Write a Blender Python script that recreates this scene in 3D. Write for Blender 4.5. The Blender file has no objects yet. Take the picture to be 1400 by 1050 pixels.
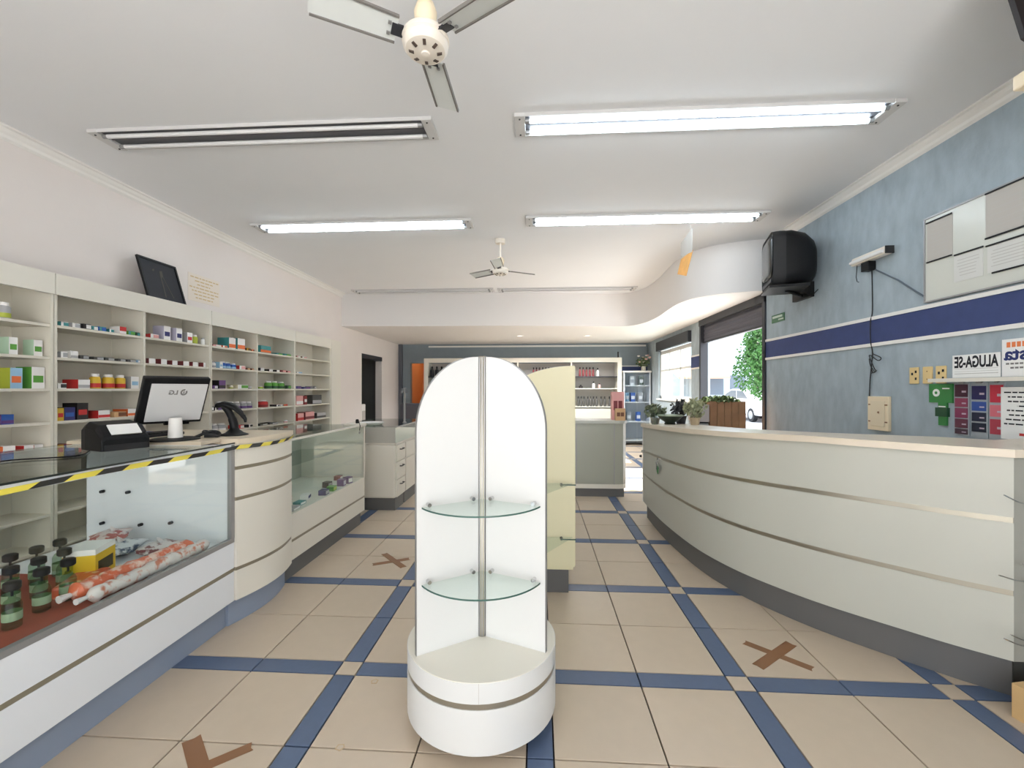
import bpy, bmesh, math, random
from mathutils import Vector, Matrix

random.seed(7)
R = math.radians
SC = bpy.context.scene
COL = SC.collection

# ------------------------------------------------------------------ camera, world, sun, exposure
cam_d = bpy.data.cameras.new('camera')
cam = bpy.data.objects.new('camera', cam_d)
COL.objects.link(cam)
cam_d.sensor_fit = 'HORIZONTAL'
cam_d.sensor_width = 36.0
cam_d.lens = 590.0 / 1400.0 * 36.0
cam_d.shift_y = 7.0 / 1400.0
cam_d.clip_start = 0.02
cam.location = (0, 0, 1.35)
cam.rotation_euler = (R(90), 0, math.atan(35 / 590.0))
SC.camera = cam

world = bpy.data.worlds.new('sky')
SC.world = world
world.use_nodes = True
bg = world.node_tree.nodes['Background']
bg.inputs['Color'].default_value = (0.80, 0.90, 1.0, 1)
bg.inputs['Strength'].default_value = 2.9

sun_d = bpy.data.lights.new('sun', 'SUN')
sun_d.energy = 19.0
sun_d.angle = R(0.6)
sun_d.color = (1.0, 0.96, 0.9)
sun = bpy.data.objects.new('sun', sun_d)
COL.objects.link(sun)
sun.location = (12, 4, 18)
sun.rotation_euler = Vector((-0.85, 0.06, -1.0)).to_track_quat('-Z', 'Y').to_euler()

SC.view_settings.view_transform = 'Standard'
SC.view_settings.look = 'None'
SC.view_settings.gamma = 1.0
SC.view_settings.use_curve_mapping = False
SC.view_settings.exposure = 0.42
SC.cycles.max_bounces = 10
SC.cycles.diffuse_bounces = 6
SC.cycles.transparent_max_bounces = 24
SC.cycles.sample_clamp_indirect = 6.0
SC.cycles.caustics_reflective = False
SC.cycles.caustics_refractive = False
TUBE_POWER = 18.0

# ------------------------------------------------------------------ materials
def srgb(r, g, b):
    f = lambda v: (v / 255 / 12.92) if v / 255 <= 0.04045 else ((v / 255 + 0.055) / 1.055) ** 2.4
    return (f(r), f(g), f(b), 1)

MATS = {}
def mat(name, col, rough=0.5, metal=0.0, var=0.0, scale=8.0, bump=0.0, bscale=60.0, spec=0.5, emit=0.0, rnd=0.0, stretch=1.0):
    if name in MATS:
        return MATS[name]
    m = bpy.data.materials.new(name); m.use_nodes = True
    nt = m.node_tree; p = nt.nodes['Principled BSDF']
    c = srgb(*col)
    p.inputs['Base Color'].default_value = c
    p.inputs['Roughness'].default_value = rough
    p.inputs['Metallic'].default_value = metal
    p.inputs['Specular IOR Level'].default_value = spec
    if emit:
        p.inputs['Emission Color'].default_value = c
        p.inputs['Emission Strength'].default_value = emit
    tc = nt.nodes.new('ShaderNodeTexCoord')
    last = None
    if var:
        n = nt.nodes.new('ShaderNodeTexNoise'); n.inputs['Scale'].default_value = scale; n.inputs['Detail'].default_value = 5
        mp = nt.nodes.new('ShaderNodeMapping'); mp.inputs['Scale'].default_value = (1, 1, stretch)
        nt.links.new(tc.outputs['Object'], mp.inputs['Vector']); nt.links.new(mp.outputs[0], n.inputs['Vector'])
        mx = nt.nodes.new('ShaderNodeMixRGB'); mx.blend_type = 'MIX'
        mx.inputs[1].default_value = tuple(min(1, v * (1 - var)) for v in c[:3]) + (1,)
        mx.inputs[2].default_value = tuple(min(1, v * (1 + var)) for v in c[:3]) + (1,)
        nt.links.new(n.outputs['Fac'], mx.inputs[0])
        last = mx.outputs[0]
    if rnd:
        oi = nt.nodes.new('ShaderNodeObjectInfo')
        mr = nt.nodes.new('ShaderNodeMapRange'); mr.inputs[3].default_value = 1 - rnd; mr.inputs[4].default_value = 1 + rnd
        nt.links.new(oi.outputs['Random'], mr.inputs[0])
        hs = nt.nodes.new('ShaderNodeHueSaturation')
        if last: nt.links.new(last, hs.inputs['Color'])
        else: hs.inputs['Color'].default_value = c
        nt.links.new(mr.outputs[0], hs.inputs['Value'])
        last = hs.outputs[0]
    if last:
        nt.links.new(last, p.inputs['Base Color'])
    if bump:
        n2 = nt.nodes.new('ShaderNodeTexNoise'); n2.inputs['Scale'].default_value = bscale; n2.inputs['Detail'].default_value = 4
        nt.links.new(tc.outputs['Object'], n2.inputs['Vector'])
        b = nt.nodes.new('ShaderNodeBump'); b.inputs['Strength'].default_value = bump; b.inputs['Distance'].default_value = 0.01
        nt.links.new(n2.outputs['Fac'], b.inputs['Height'])
        nt.links.new(b.outputs[0], p.inputs['Normal'])
    MATS[name] = m
    return m

def glass(name, tint=(246, 251, 249), refl=1.0):
    if name in MATS: return MATS[name]
    m = bpy.data.materials.new(name); m.use_nodes = True
    nt = m.node_tree; nt.nodes.remove(nt.nodes['Principled BSDF'])
    out = nt.nodes['Material Output']
    t = nt.nodes.new('ShaderNodeBsdfTransparent'); t.inputs[0].default_value = srgb(*tint)
    g = nt.nodes.new('ShaderNodeBsdfGlossy'); g.inputs['Roughness'].default_value = 0.02
    f = nt.nodes.new('ShaderNodeLayerWeight'); f.inputs['Blend'].default_value = .5
    pw = nt.nodes.new('ShaderNodeMath'); pw.operation = 'POWER'; pw.inputs[1].default_value = 5.0
    mu = nt.nodes.new('ShaderNodeMath'); mu.operation = 'MULTIPLY_ADD'; mu.inputs[1].default_value = .7 * refl; mu.inputs[2].default_value = .035 * refl; mu.use_clamp = True
    mx = nt.nodes.new('ShaderNodeMixShader')
    nt.links.new(f.outputs['Facing'], pw.inputs[0]); nt.links.new(pw.outputs[0], mu.inputs[0]); nt.links.new(mu.outputs[0], mx.inputs[0])
    nt.links.new(t.outputs[0], mx.inputs[1]); nt.links.new(g.outputs[0], mx.inputs[2])
    nt.links.new(mx.outputs[0], out.inputs[0])
    MATS[name] = m
    return m

M = dict(
    ceiling=mat('ceiling_paint', (230, 231, 233), .9, bump=.03, bscale=40, var=.02, scale=2),
    wall_l=mat('warm_white_wall', (226, 219, 215), .85, var=.025, scale=3, bump=.05, bscale=30),
    wall_r=mat('blue_grey_sponged_wall', (158, 171, 179), .8, var=.30, scale=11, bump=.25, bscale=30, stretch=.45),
    wall_b=mat('slate_back_wall', (132, 144, 152), .8, var=.08, scale=5),
    white=mat('white_paint', (232, 230, 226), .6),
    soffit=mat('soffit_paint', (226, 223, 221), .85),
    band=mat('navy_band_paint', (52, 66, 114), .7, var=.18, scale=14),
    tile=mat('cream_floor_tile', (194, 178, 158), .34, var=.05, scale=14, bump=.02, bscale=120, rnd=.035),
    blue=mat('blue_floor_strip', (82, 98, 126), .36, var=.10, scale=30, rnd=.05),
    grout=mat('dark_grout', (34, 27, 24), .9),
    lam=mat('white_laminate', (228, 231, 235), .35),
    stand=mat('stand_white_laminate', (214, 215, 214), .35),
    lamc=mat('cream_laminate', (224, 220, 209), .4),
    lamg=mat('pale_grey_green_laminate', (186, 187, 178), .4),
    shelf=mat('ivory_shelf_board', (218, 213, 200), .55),
    kick=mat('blue_grey_plinth', (138, 150, 170), .5),
    kickg=mat('grey_plinth', (98, 98, 98), .5),
    alu=mat('brushed_aluminium', (170, 164, 150), .35, metal=.9),
    alud=mat('dull_aluminium', (160, 160, 160), .45, metal=.6),
    chrome=mat('chrome', (215, 215, 215), .15, metal=1.0),
    strip=mat('bronze_grey_strip', (148, 140, 122), .4, metal=.4),
    black=mat('black_plastic', (15, 15, 17), .5, spec=.3),
    soft=mat('soft_black', (34, 34, 36), .7),
    dark=mat('dark_metal', (50, 52, 58), .5, metal=.3),
    shut=mat('grey_shutter_steel', (92, 92, 102), .65, metal=.2),
    beige=mat('beige_wood_top', (216, 204, 186), .3, var=.03, scale=10),
    crtop=mat('cream_counter_top', (214, 200, 178), .4, var=.03, scale=8),
    cream=mat('cream_plastic', (232, 216, 186), .5),
    old=mat('aged_cream_enamel', (232, 224, 212), .45, var=.05, scale=20),
    blade=mat('white_enamel_blade', (216, 220, 218), .45, var=.05, scale=12),
    tubeoff=mat('unlit_tube', (228, 228, 228), .3),
    tubeon=mat('lit_tube', (228, 244, 255), .3, emit=TUBE_POWER),
    fix=mat('fixture_grey_enamel', (206, 205, 204), .5),
    refl=mat('dark_grey_reflector', (98, 98, 102), .5),
    sheet2=mat('off_white_paper', (210, 210, 206), .8),
    paper=mat('white_paper', (236, 236, 234), .8),
    greyp=mat('grey_paper', (186, 182, 176), .8),
    ink=mat('black_ink', (24, 26, 34), .8),
    inkg=mat('grey_ink', (120, 118, 116), .8),
    inkb=mat('navy_ink', (36, 48, 104), .8),
    inko=mat('orange_ink', (228, 128, 76), .8),
    inkt=mat('tan_ink', (206, 182, 140), .8),
    tape=mat('brown_parcel_tape', (134, 94, 62), .35, var=.08, scale=20),
    yel=mat('hazard_yellow', (232, 216, 84), .5),
    hblk=mat('hazard_black', (40, 40, 38), .5),
    wood=mat('brown_planter_wood', (158, 118, 86), .7, var=.35, scale=6),
    leaf=mat('tree_leaf', (60, 106, 46), .6, var=.3, scale=3),
    leafd=mat('dark_plant_leaf', (74, 92, 48), .7, var=.35, scale=9),
    bark=mat('bark', (92, 74, 58), .9, var=.2, scale=12),
    glass=glass('clear_glass'),
    glassf=glass('counter_glass', (250, 253, 252), .9),
    glasst=glass('counter_top_glass', (238, 244, 242), 1.2),
    edge=mat('green_glass_edge', (64, 96, 88), .25),
)
def mat2(name, c1, c2, scale, lo=.45, hi=.55, rough=.35):
    m = mat(name, c1, rough); nt = m.node_tree; p = nt.nodes['Principled BSDF']
    tc = nt.nodes.new('ShaderNodeTexCoord'); n = nt.nodes.new('ShaderNodeTexNoise'); n.inputs['Scale'].default_value = scale; n.inputs['Detail'].default_value = 3
    cr = nt.nodes.new('ShaderNodeValToRGB'); cr.color_ramp.elements[0].position = lo; cr.color_ramp.elements[1].position = hi
    cr.color_ramp.elements[0].color = srgb(*c1); cr.color_ramp.elements[1].color = srgb(*c2)
    nt.links.new(tc.outputs['Object'], n.inputs['Vector']); nt.links.new(n.outputs['Fac'], cr.inputs[0]); nt.links.new(cr.outputs[0], p.inputs['Base Color'])
    return m
PC = dict(white=(238, 236, 234), grey=(168, 168, 170), lime=(176, 186, 62), green=(92, 158, 62), mint=(178, 206, 180),
          sky=(150, 190, 218), orange=(224, 112, 58), blue=(44, 92, 172), purple=(96, 62, 124), red=(196, 48, 48),
          teal=(62, 142, 144), black=(34, 30, 32), darkgreen=(38, 72, 50), charcoal=(70, 70, 68), yellow=(214, 176, 52),
          tan=(206, 166, 122), brown=(112, 70, 46), navy=(44, 44, 104), darkred=(132, 32, 36), pink=(226, 164, 160),
          lilac=(192, 188, 208), wine=(120, 48, 52), cream=(226, 218, 186))
def pcm(c): return mat('print_' + c, PC[c], .5)

# ------------------------------------------------------------------ mesh builder
class MB:
    def __init__(s): s.v = []; s.f = []; s.m = []; s.mi = 0
    def use(s, i): s.mi = i; return s
    def add(s, vs, fs, mi=None):
        o = len(s.v); s.v += [tuple(v) for v in vs]
        for f in fs: s.f.append(tuple(o + i for i in f)); s.m.append(s.mi if mi is None else mi)
        return s
    def box(s, x0, x1, y0, y1, z0, z1, mi=None):
        x0, x1 = min(x0, x1), max(x0, x1); y0, y1 = min(y0, y1), max(y0, y1); z0, z1 = min(z0, z1), max(z0, z1)
        v = [(x0, y0, z0), (x1, y0, z0), (x1, y1, z0), (x0, y1, z0), (x0, y0, z1), (x1, y0, z1), (x1, y1, z1), (x0, y1, z1)]
        return s.add(v, [(0, 3, 2, 1), (4, 5, 6, 7), (0, 1, 5, 4), (1, 2, 6, 5), (2, 3, 7, 6), (3, 0, 4, 7)], mi)
    def obox(s, c, ax, ay, az, mi=None):
        c = Vector(c); ax = Vector(ax); ay = Vector(ay); az = Vector(az)
        v = [c + ax * i + ay * j + az * k for k in (-1, 1) for i, j in ((-1, -1), (1, -1), (1, 1), (-1, 1))]
        return s.add(v, [(0, 3, 2, 1), (4, 5, 6, 7), (0, 1, 5, 4), (1, 2, 6, 5), (2, 3, 7, 6), (3, 0, 4, 7)], mi)
    def prism(s, poly, z0, z1, mi=None):
        n = len(poly)
        a = sum(poly[i][0] * poly[(i + 1) % n][1] - poly[(i + 1) % n][0] * poly[i][1] for i in range(n))
        if a < 0: poly = poly[::-1]
        f0 = z0 if callable(z0) else (lambda i: z0); f1 = z1 if callable(z1) else (lambda i: z1)
        v = [(p[0], p[1], f0(p)) if callable(z0) else (p[0], p[1], z0) for p in poly] + [(p[0], p[1], f1(p)) if callable(z1) else (p[0], p[1], z1) for p in poly]
        return s.add(v, [tuple(range(n - 1, -1, -1)), tuple(range(n, 2 * n))] + [(i, (i + 1) % n, n + (i + 1) % n, n + i) for i in range(n)], mi)
    def slab(s, poly, o, u, w, t, mi=None):
        """2-D outline laid in the plane (o,u,w), thickened along the normal by t"""
        o = Vector(o); u = Vector(u).normalized(); w = Vector(w).normalized(); nn = u.cross(w) * t
        n = len(poly)
        a = sum(poly[i][0] * poly[(i + 1) % n][1] - poly[(i + 1) % n][0] * poly[i][1] for i in range(n))
        if a < 0: poly = poly[::-1]
        b = [o + u * p[0] + w * p[1] for p in poly]
        return s.add(b + [q + nn for q in b], [tuple(range(n - 1, -1, -1)), tuple(range(n, 2 * n))] + [(i, (i + 1) % n, n + (i + 1) % n, n + i) for i in range(n)], mi)
    def lathe(s, prof, c=(0, 0, 0), n=20, axis='z', mi=None, cap=True):
        c = Vector(c); vs = []; fs = []
        for r, h in prof:
            for k in range(n):
                a = 2 * math.pi * k / n; x, y = r * math.cos(a), r * math.sin(a)
                p = (x, y, h) if axis == 'z' else ((h, x, y) if axis == 'x' else (y, h, x))
                vs.append(c + Vector(p))
        for i in range(len(prof) - 1):
            for k in range(n):
                fs.append((i * n + k, i * n + (k + 1) % n, (i + 1) * n + (k + 1) % n, (i + 1) * n + k))
        if cap:
            fs.append(tuple(range(n - 1, -1, -1))); b = (len(prof) - 1) * n; fs.append(tuple(range(b, b + n)))
        return s.add(vs, fs, mi)
    def tube(s, pts, r, n=8, mi=None):
        pts = [Vector(p) for p in pts]; vs = []; fs = []
        rr = r if isinstance(r, (list, tuple)) else [r] * len(pts)
        up = Vector((0, 0, 1)); prev = None
        for i, p in enumerate(pts):
            d = (pts[min(i + 1, len(pts) - 1)] - pts[max(i - 1, 0)]).normalized()
            if prev is None:
                a = d.cross(up)
                if a.length < 1e-3: a = d.cross(Vector((1, 0, 0)))
            else: a = prev - d * prev.dot(d)
            a.normalize(); prev = a; b = d.cross(a)
            for k in range(n):
                t = 2 * math.pi * k / n
                vs.append(p + (a * math.cos(t) + b * math.sin(t)) * rr[i])
        for i in range(len(pts) - 1):
            for k in range(n):
                fs.append((i * n + k, i * n + (k + 1) % n, (i + 1) * n + (k + 1) % n, (i + 1) * n + k))
        fs.append(tuple(range(n - 1, -1, -1))); b = (len(pts) - 1) * n; fs.append(tuple(range(b, b + n)))
        return s.add(vs, fs, mi)
    def loft(s, secs, mi=None, cap=True):
        n = len(secs[0]); vs = [v for q in secs for v in q]; fs = []
        for i in range(len(secs) - 1):
            for k in range(n):
                fs.append((i * n + k, i * n + (k + 1) % n, (i + 1) * n + (k + 1) % n, (i + 1) * n + k))
        if cap:
            fs.append(tuple(range(n - 1, -1, -1))); b = (len(secs) - 1) * n; fs.append(tuple(range(b, b + n)))
        return s.add(vs, fs, mi)

ORG = {}
def build(mb, name, mats, parent=None, smooth=0, bevel=0, local=False, label=None):
    """one mesh object; mesh given in world space unless local"""
    o0 = ORG.get(parent.name, Vector((0, 0, 0))) if (parent and not local) else Vector((0, 0, 0))
    me = bpy.data.meshes.new(name)
    me.from_pydata([(v[0] - o0.x, v[1] - o0.y, v[2] - o0.z) for v in mb.v], [], mb.f)
    mats = mats if isinstance(mats, (list, tuple)) else [mats]
    for m in mats: me.materials.append(m)
    if len(mats) > 1: me.polygons.foreach_set('material_index', mb.m)
    bm = bmesh.new(); bm.from_mesh(me); bmesh.ops.recalc_face_normals(bm, faces=bm.faces); bm.to_mesh(me); bm.free()
    o = bpy.data.objects.new(name, me); COL.objects.link(o)
    if parent: o.parent = parent; ORG[o.name] = o0
    if smooth:
        me.polygons.foreach_set('use_smooth', [True] * len(me.polygons))
        try: me.set_sharp_from_angle(angle=R(smooth))
        except Exception: pass
    if bevel:
        b = o.modifiers.new('bevel', 'BEVEL'); b.width = bevel; b.segments = 2; b.limit_method = 'ANGLE'; b.angle_limit = R(40)
    if label: o['label'] = label
    me.update()
    return o

def thing(name, label, cat, loc=(0, 0, 0), group=None, rot=0):
    e = bpy.data.objects.new(name, None); COL.objects.link(e)
    e.empty_display_size = .05; e.location = loc; e.rotation_euler = (0, 0, rot)
    ORG[e.name] = Vector(loc)
    e['label'] = label; e['category'] = cat
    if group: e['group'] = group
    return e
def tag(o, label, cat, group=None):
    o['label'] = label; o['category'] = cat
    if group: o['group'] = group
    return o
def struct(o):
    o['kind'] = 'structure'; return o
def bx(name, m, parent, x0, x1, y0, y1, z0, z1, bevel=0, label=None):
    return build(MB().box(x0, x1, y0, y1, z0, z1), name, m, parent, bevel=bevel, label=label)
def share(src, parent, loc, rot=None):
    c = src.copy(); COL.objects.link(c); c.parent = parent; c.location = loc
    if rot is not None: c.rotation_euler = rot
    return c

def text_mb(txt, size, o, u, w, depth=.0015, sx=1.0, align='LEFT', fit=None, bold=.018):
    """flat lettering; u = reading direction, w = up"""
    cu = bpy.data.curves.new('t', 'FONT'); cu.body = txt; cu.size = size; cu.align_x = align; cu.offset = size * bold
    ob = bpy.data.objects.new('t', cu); COL.objects.link(ob)
    dg = bpy.context.evaluated_depsgraph_get(); dg.update()
    me = bpy.data.meshes.new_from_object(ob.evaluated_get(dg))
    mb = MB(); o = Vector(o); u = Vector(u); w = Vector(w)
    if fit:
        xs = [v.co.x for v in me.vertices]; sx = fit / (max(xs) - min(xs)); o = o - u * min(xs) * sx
    mb.add([o + u * v.co.x * sx + w * v.co.y for v in me.vertices], [tuple(p.vertices) for p in me.polygons])
    bpy.data.objects.remove(ob); bpy.data.curves.remove(cu); bpy.data.meshes.remove(me)
    return mb

def arc(cx, cy, r, a0, a1, n):
    return [(cx + r * math.cos(R(a0 + (a1 - a0) * i / n)), cy + r * math.sin(R(a0 + (a1 - a0) * i / n))) for i in range(n + 1)]
def spline(pts, n=8):
    out = []
    P = [Vector(p) for p in pts]; P = [P[0] * 2 - P[1]] + P + [P[-1] * 2 - P[-2]]
    for i in range(1, len(P) - 2):
        for k in range(n):
            t = k / n
            out.append(.5 * ((2 * P[i]) + (-P[i - 1] + P[i + 1]) * t + (2 * P[i - 1] - 5 * P[i] + 4 * P[i + 1] - P[i + 2]) * t * t + (-P[i - 1] + 3 * P[i] - 3 * P[i + 1] + P[i + 2]) * t ** 3))
    out.append(P[-2])
    return out

# ------------------------------------------------------------------ the room shell
XL, XR, YF, YB, H, ZS = -3.58, 2.74, -0.9, 10.98, 3.10, 2.50
# floor: grout slab with real tiles on it
floor = struct(build(MB().box(XL - .1, XR + .1, YF - .2, YB + 2.2, -.10, -.012), 'floor', M['grout']))
P_, SX0, SY0, G = .92, .01, 2.04, .003
def cells():
    for i in range(-5, 4):
        for j in range(-4, 11):
            x = SX0 + P_ * i; y = SY0 + P_ * j
            yield 'blue', x - .05, x + .05, y + .05, y + .46
            yield 'blue', x - .05, x + .05, y + .46, y + .87
            yield 'blue', x + .05, x + .46, y - .05, y + .05
            yield 'blue', x + .46, x + .87, y - .05, y + .05
            yield 'corner', x - .05, x + .05, y - .05, y + .05
            for a in (0, 1):
                for b in (0, 1):
                    yield 'tile', x + .05 + .41 * a, x + .46 + .41 * a, y + .05 + .41 * b, y + .46 + .41 * b
NM = dict(blue='blue_strip_tile', corner='corner_tile', tile='floor_tile')
proto = {}; rest = {'blue': MB(), 'tile': MB()}
for kind, x0, x1, y0, y1 in cells():
    x0 = max(x0, XL); x1 = min(x1, XR); y1 = min(y1, YB + 2.1); y0 = max(y0, YF)
    if x1 - x0 < .01 or y1 - y0 < .01: continue
    cx, cy = (x0 + x1) / 2, (y0 + y1) / 2
    a, b = (x1 - x0) / 2 - G, (y1 - y0) / 2 - G
    if 1.15 < cy < 6.4 and -1.95 < cx < 2.15:
        key = (kind, round(a, 3), round(b, 3))
        if key not in proto:
            mb = MB(); c = .0012
            mb.add([(-a, -b, -.012), (a, -b, -.012), (a, b, -.012), (-a, b, -.012), (-a, -b, -c), (a, -b, -c), (a, b, -c), (-a, b, -c),
                    (-a + c, -b + c, 0), (a - c, -b + c, 0), (a - c, b - c, 0), (-a + c, b - c, 0)],
                   [(3, 2, 1, 0), (8, 9, 10, 11)] + [(i, (i + 1) % 4, 4 + (i + 1) % 4, 4 + i) for i in range(4)] + [(4 + i, 4 + (i + 1) % 4, 8 + (i + 1) % 4, 8 + i) for i in range(4)])
            o = build(mb, NM[kind], M['blue' if kind == 'blue' else 'tile'], floor, local=True)
            o.location = (cx, cy, 0); proto[key] = o
        else:
            share(proto[key], floor, (cx, cy, 0))
    else:
        rest['blue' if kind == 'blue' else 'tile'].box(cx - a, cx + a, cy - b, cy + b, -.012, 0)
for k, n in (('blue', 'outlying_blue_strips'), ('tile', 'outlying_tiles')):
    o = build(rest[k], n, M[k], floor); o['kind'] = 'stuff'

struct(build(MB().box(XL - .2, XR + .2, YF - .2, YB + 2.2, H, H + .12), 'ceiling', M['ceiling']))
# left wall with a doorway to a dim store room
DL0, DL1, DLZ = 8.6, 9.74, 2.08
mb = MB(); mb.box(XL - .15, XL, YF - .2, DL0, -.1, H).box(XL - .15, XL, DL1, YB + 2.2, -.1, H).box(XL - .15, XL, DL0, DL1, DLZ, H)
struct(build(mb, 'wall_left', M['wall_l']))
mb = MB()
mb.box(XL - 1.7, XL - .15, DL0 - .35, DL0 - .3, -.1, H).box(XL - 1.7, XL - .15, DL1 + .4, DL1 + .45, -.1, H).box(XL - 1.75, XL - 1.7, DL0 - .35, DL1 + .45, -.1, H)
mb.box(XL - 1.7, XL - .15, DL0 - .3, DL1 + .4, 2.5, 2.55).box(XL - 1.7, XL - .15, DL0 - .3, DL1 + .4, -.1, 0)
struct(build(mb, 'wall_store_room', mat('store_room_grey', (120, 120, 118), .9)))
# right wall, opening for the roller door and the window
D0, D1, W0, W1, WZ0, WZ1 = 5.35, 7.45, 7.88, 9.98, 1.14, 2.40
mb = MB(); T = .16
mb.box(XR, XR + T, YF - .2, D0, -.1, H).box(XR, XR + T, D1, W0, -.1, H).box(XR, XR + T, W1, YB + .2, -.1, H)
mb.box(XR, XR + T, D0, D1, ZS, H).box(XR, XR + T, W0, W1, WZ1, H).box(XR, XR + T, W0, W1, -.1, WZ0)
struct(build(mb, 'wall_right', M['wall_r']))
# back wall with a doorway at its left end leading to an orange room
BX0, BX1, BZ = -3.28, -2.86, 2.02
mb = MB(); mb.box(XL, BX0, YB, YB + .15, -.1, H).box(BX1, XR, YB, YB + .15, -.1, H).box(BX0, BX1, YB, YB + .15, BZ, H)
struct(build(mb, 'wall_back', M['wall_b']))
mb = MB(); mb.box(XL, XL + .05, YB + .15, YB + 2.1, 0, H).box(-1.5, -1.45, YB + .15, YB + 2.1, 0, H).box(XL, -1.45, YB + 2.05, YB + 2.1, 0, H)
struct(build(mb, 'wall_orange_room', mat('orange_room_wall', (226, 158, 104), .8)))
lm = thing('added_room_light', 'added round light, out of view, brightening the orange room', 'lamp', (-2.6, YB + 1.1, H))  # added out of view to brighten the orange room
build(MB().lathe([(.16, 0), (.17, -.02), (.16, -.03)], (-2.6, YB + 1.1, H), 20), 'base', M['white'], lm, smooth=40)
build(MB().lathe([(.15, -.03), (.12, -.07), (.05, -.09)], (-2.6, YB + 1.1, H), 20), 'shade', mat('added_light_glow', (255, 236, 205), .5, emit=40), lm, smooth=60)
struct(bx('trim_14', M['dark'], None, XL - .15, XL + .008, DL0, DL1, DLZ - .09, DLZ))
# front wall behind the camera, wide open shop front
mb = MB(); mb.box(XL, -2.9, YF - .2, YF, -.1, H).box(2.2, XR, YF - .2, YF, -.1, H).box(-2.9, 2.2, YF - .2, YF, 2.75, H)
struct(build(mb, 'wall_front', M['wall_l']))

struct(bx('trim_13', M['white'], None, XL - .2, XR + .2, YF - 4.2, YF - .2, 2.85, 2.95))  # unseen canopy added outside to cut sky light and ground bounce
# soffit over the back of the shop with its S-shaped front
S = [(-3.58, 7.70), (-2.2, 7.76), (-.6, 7.80), (.7, 7.92), (1.35, 8.02), (1.68, 7.94), (1.86, 7.55), (1.91, 7.0), (1.89, 6.4), (1.89, 5.95), (1.96, 5.62), (2.14, 5.40), (2.42, 5.26), (2.74, 5.18)]
sp = [(p.x, p.y) for p in spline([(a, b, 0) for a, b in S], 6)]
struct(build(MB().prism(sp + [(XR, YB), (XL, YB)], ZS, H), 'wall_soffit', M['soffit'], smooth=30))
# cornices
def cornice(name, x, sgn, y0, y1):
    prof = [(0, 0), (.075, 0), (.075, -.012), (.055, -.016), (.042, -.034), (.026, -.046), (.02, -.064), (0, -.078)]
    struct(build(MB().slab([(p[0] * sgn, p[1]) for p in prof], (x, y0 if sgn < 0 else y0, H), (1, 0, 0), (0, 0, 1), -(y1 - y0)), name, M['white']))
cornice('trim_1', XL, 1, YF, 7.70)
cornice('trim_2', XR, -1, YF, 5.17)
struct(bx('trim_3', M['white'], None, -2.8, 2.7, YB - .03, YB, 2.42, 2.46))
# navy band with white mouldings, on the right wall, the pier and the back wall
for k, (y0, y1) in enumerate(((YF, D0), (D1, W0))):
    struct(bx('trim_%d' % (4 + k * 3), M['band'], None, XR - .006, XR, y0, y1, 1.725, 1.915))
    struct(bx('trim_%d' % (5 + k * 3), M['white'], None, XR - .014, XR, y0, y1, 1.915, 1.942))
    struct(bx('trim_%d' % (6 + k * 3), M['white'], None, XR - .014, XR, y0, y1, 1.698, 1.725))
struct(bx('trim_10', M['band'], None, 1.9, XR, YB - .006, YB, 1.725, 1.915))
struct(bx('trim_11', M['white'], None, 1.9, XR, YB - .014, YB, 1.915, 1.942))
# dark strip that paints the shadow in the back-left corner
struct(bx('trim_12', mat('corner_shade_grey', (92, 96, 104), .7), None, XL, XL + .1, YB - .06, YB, 0, ZS))

# roller door in the right wall
door = struct(thing('door_1', '', '', (XR + .08, D0, 0)))
for k in ('label', 'category'): del door[k]
for y in (D0, D1 - .06):
    bx('guide_rail', M['dark'], door, XR - .02, XR + .10, y, y + .06, 0, ZS)
sl0 = None
for k in range(5):
    mb = MB(); z1 = ZS - .072 * k; x = XR + .04
    mb.slab([(0, 0), (.010, -.006), (.020, -.03), (.014, -.066), (0, -.074), (-.006, -.066), (.004, -.03), (-.006, -.006)], (x, D0 + .06, z1), (1, 0, 0), (0, 0, 1), -(D1 - D0 - .12))
    build(mb, 'shutter_slat', M['shut'], door)
bx('bottom_rail', M['dark'], door, XR + .02, XR + .075, D0 + .06, D1 - .06, ZS - .385, ZS - .36)
bx('roll_housing', M['dark'], door, XR - .03, XR + .02, D0, D1, ZS - .10, ZS)
# window
win = struct(thing('window_1', '', '', (XR + .08, W0, WZ0)))
for k in ('label', 'category'): del win[k]
x0, x1 = XR + .05, XR + .10
mb = MB(); mb.box(x0, x1, W0, W0 + .06, WZ0, WZ1).box(x0, x1, W1 - .06, W1, WZ0, WZ1).box(x0, x1, W0, W1, WZ0, WZ0 + .06).box(x0, x1, W0, W1, 2.12, 2.2)
build(mb, 'window_frame', M['white'], win)
bx('shutter_box', M['dark'], win, XR - .06, XR + .02, W0, W1, 2.20, WZ1)
bx('transom', M['white'], win, x0, x1, W0 + .06, W1 - .06, 1.74, 1.78)
for y in (W0 + .72, W0 + 1.42): bx('mullion', M['white'], win, x0, x1, y, y + .04, WZ0 + .06, 2.12)
ys = [W0 + .06, W0 + .72, W0 + .76, W0 + 1.42, W0 + 1.46, W1 - .06]
for i in (0, 2, 4):
    for z0, z1 in ((WZ0 + .06, 1.74), (1.78, 2.12)):
        bx('pane', M['glass'], win, x0 + .02, x0 + .026, ys[i], ys[i + 1], z0, z1)
bx('window_sill', M['white'], win, XR - .05, XR + .12, W0, W1, WZ0 - .03, WZ0)

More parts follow.
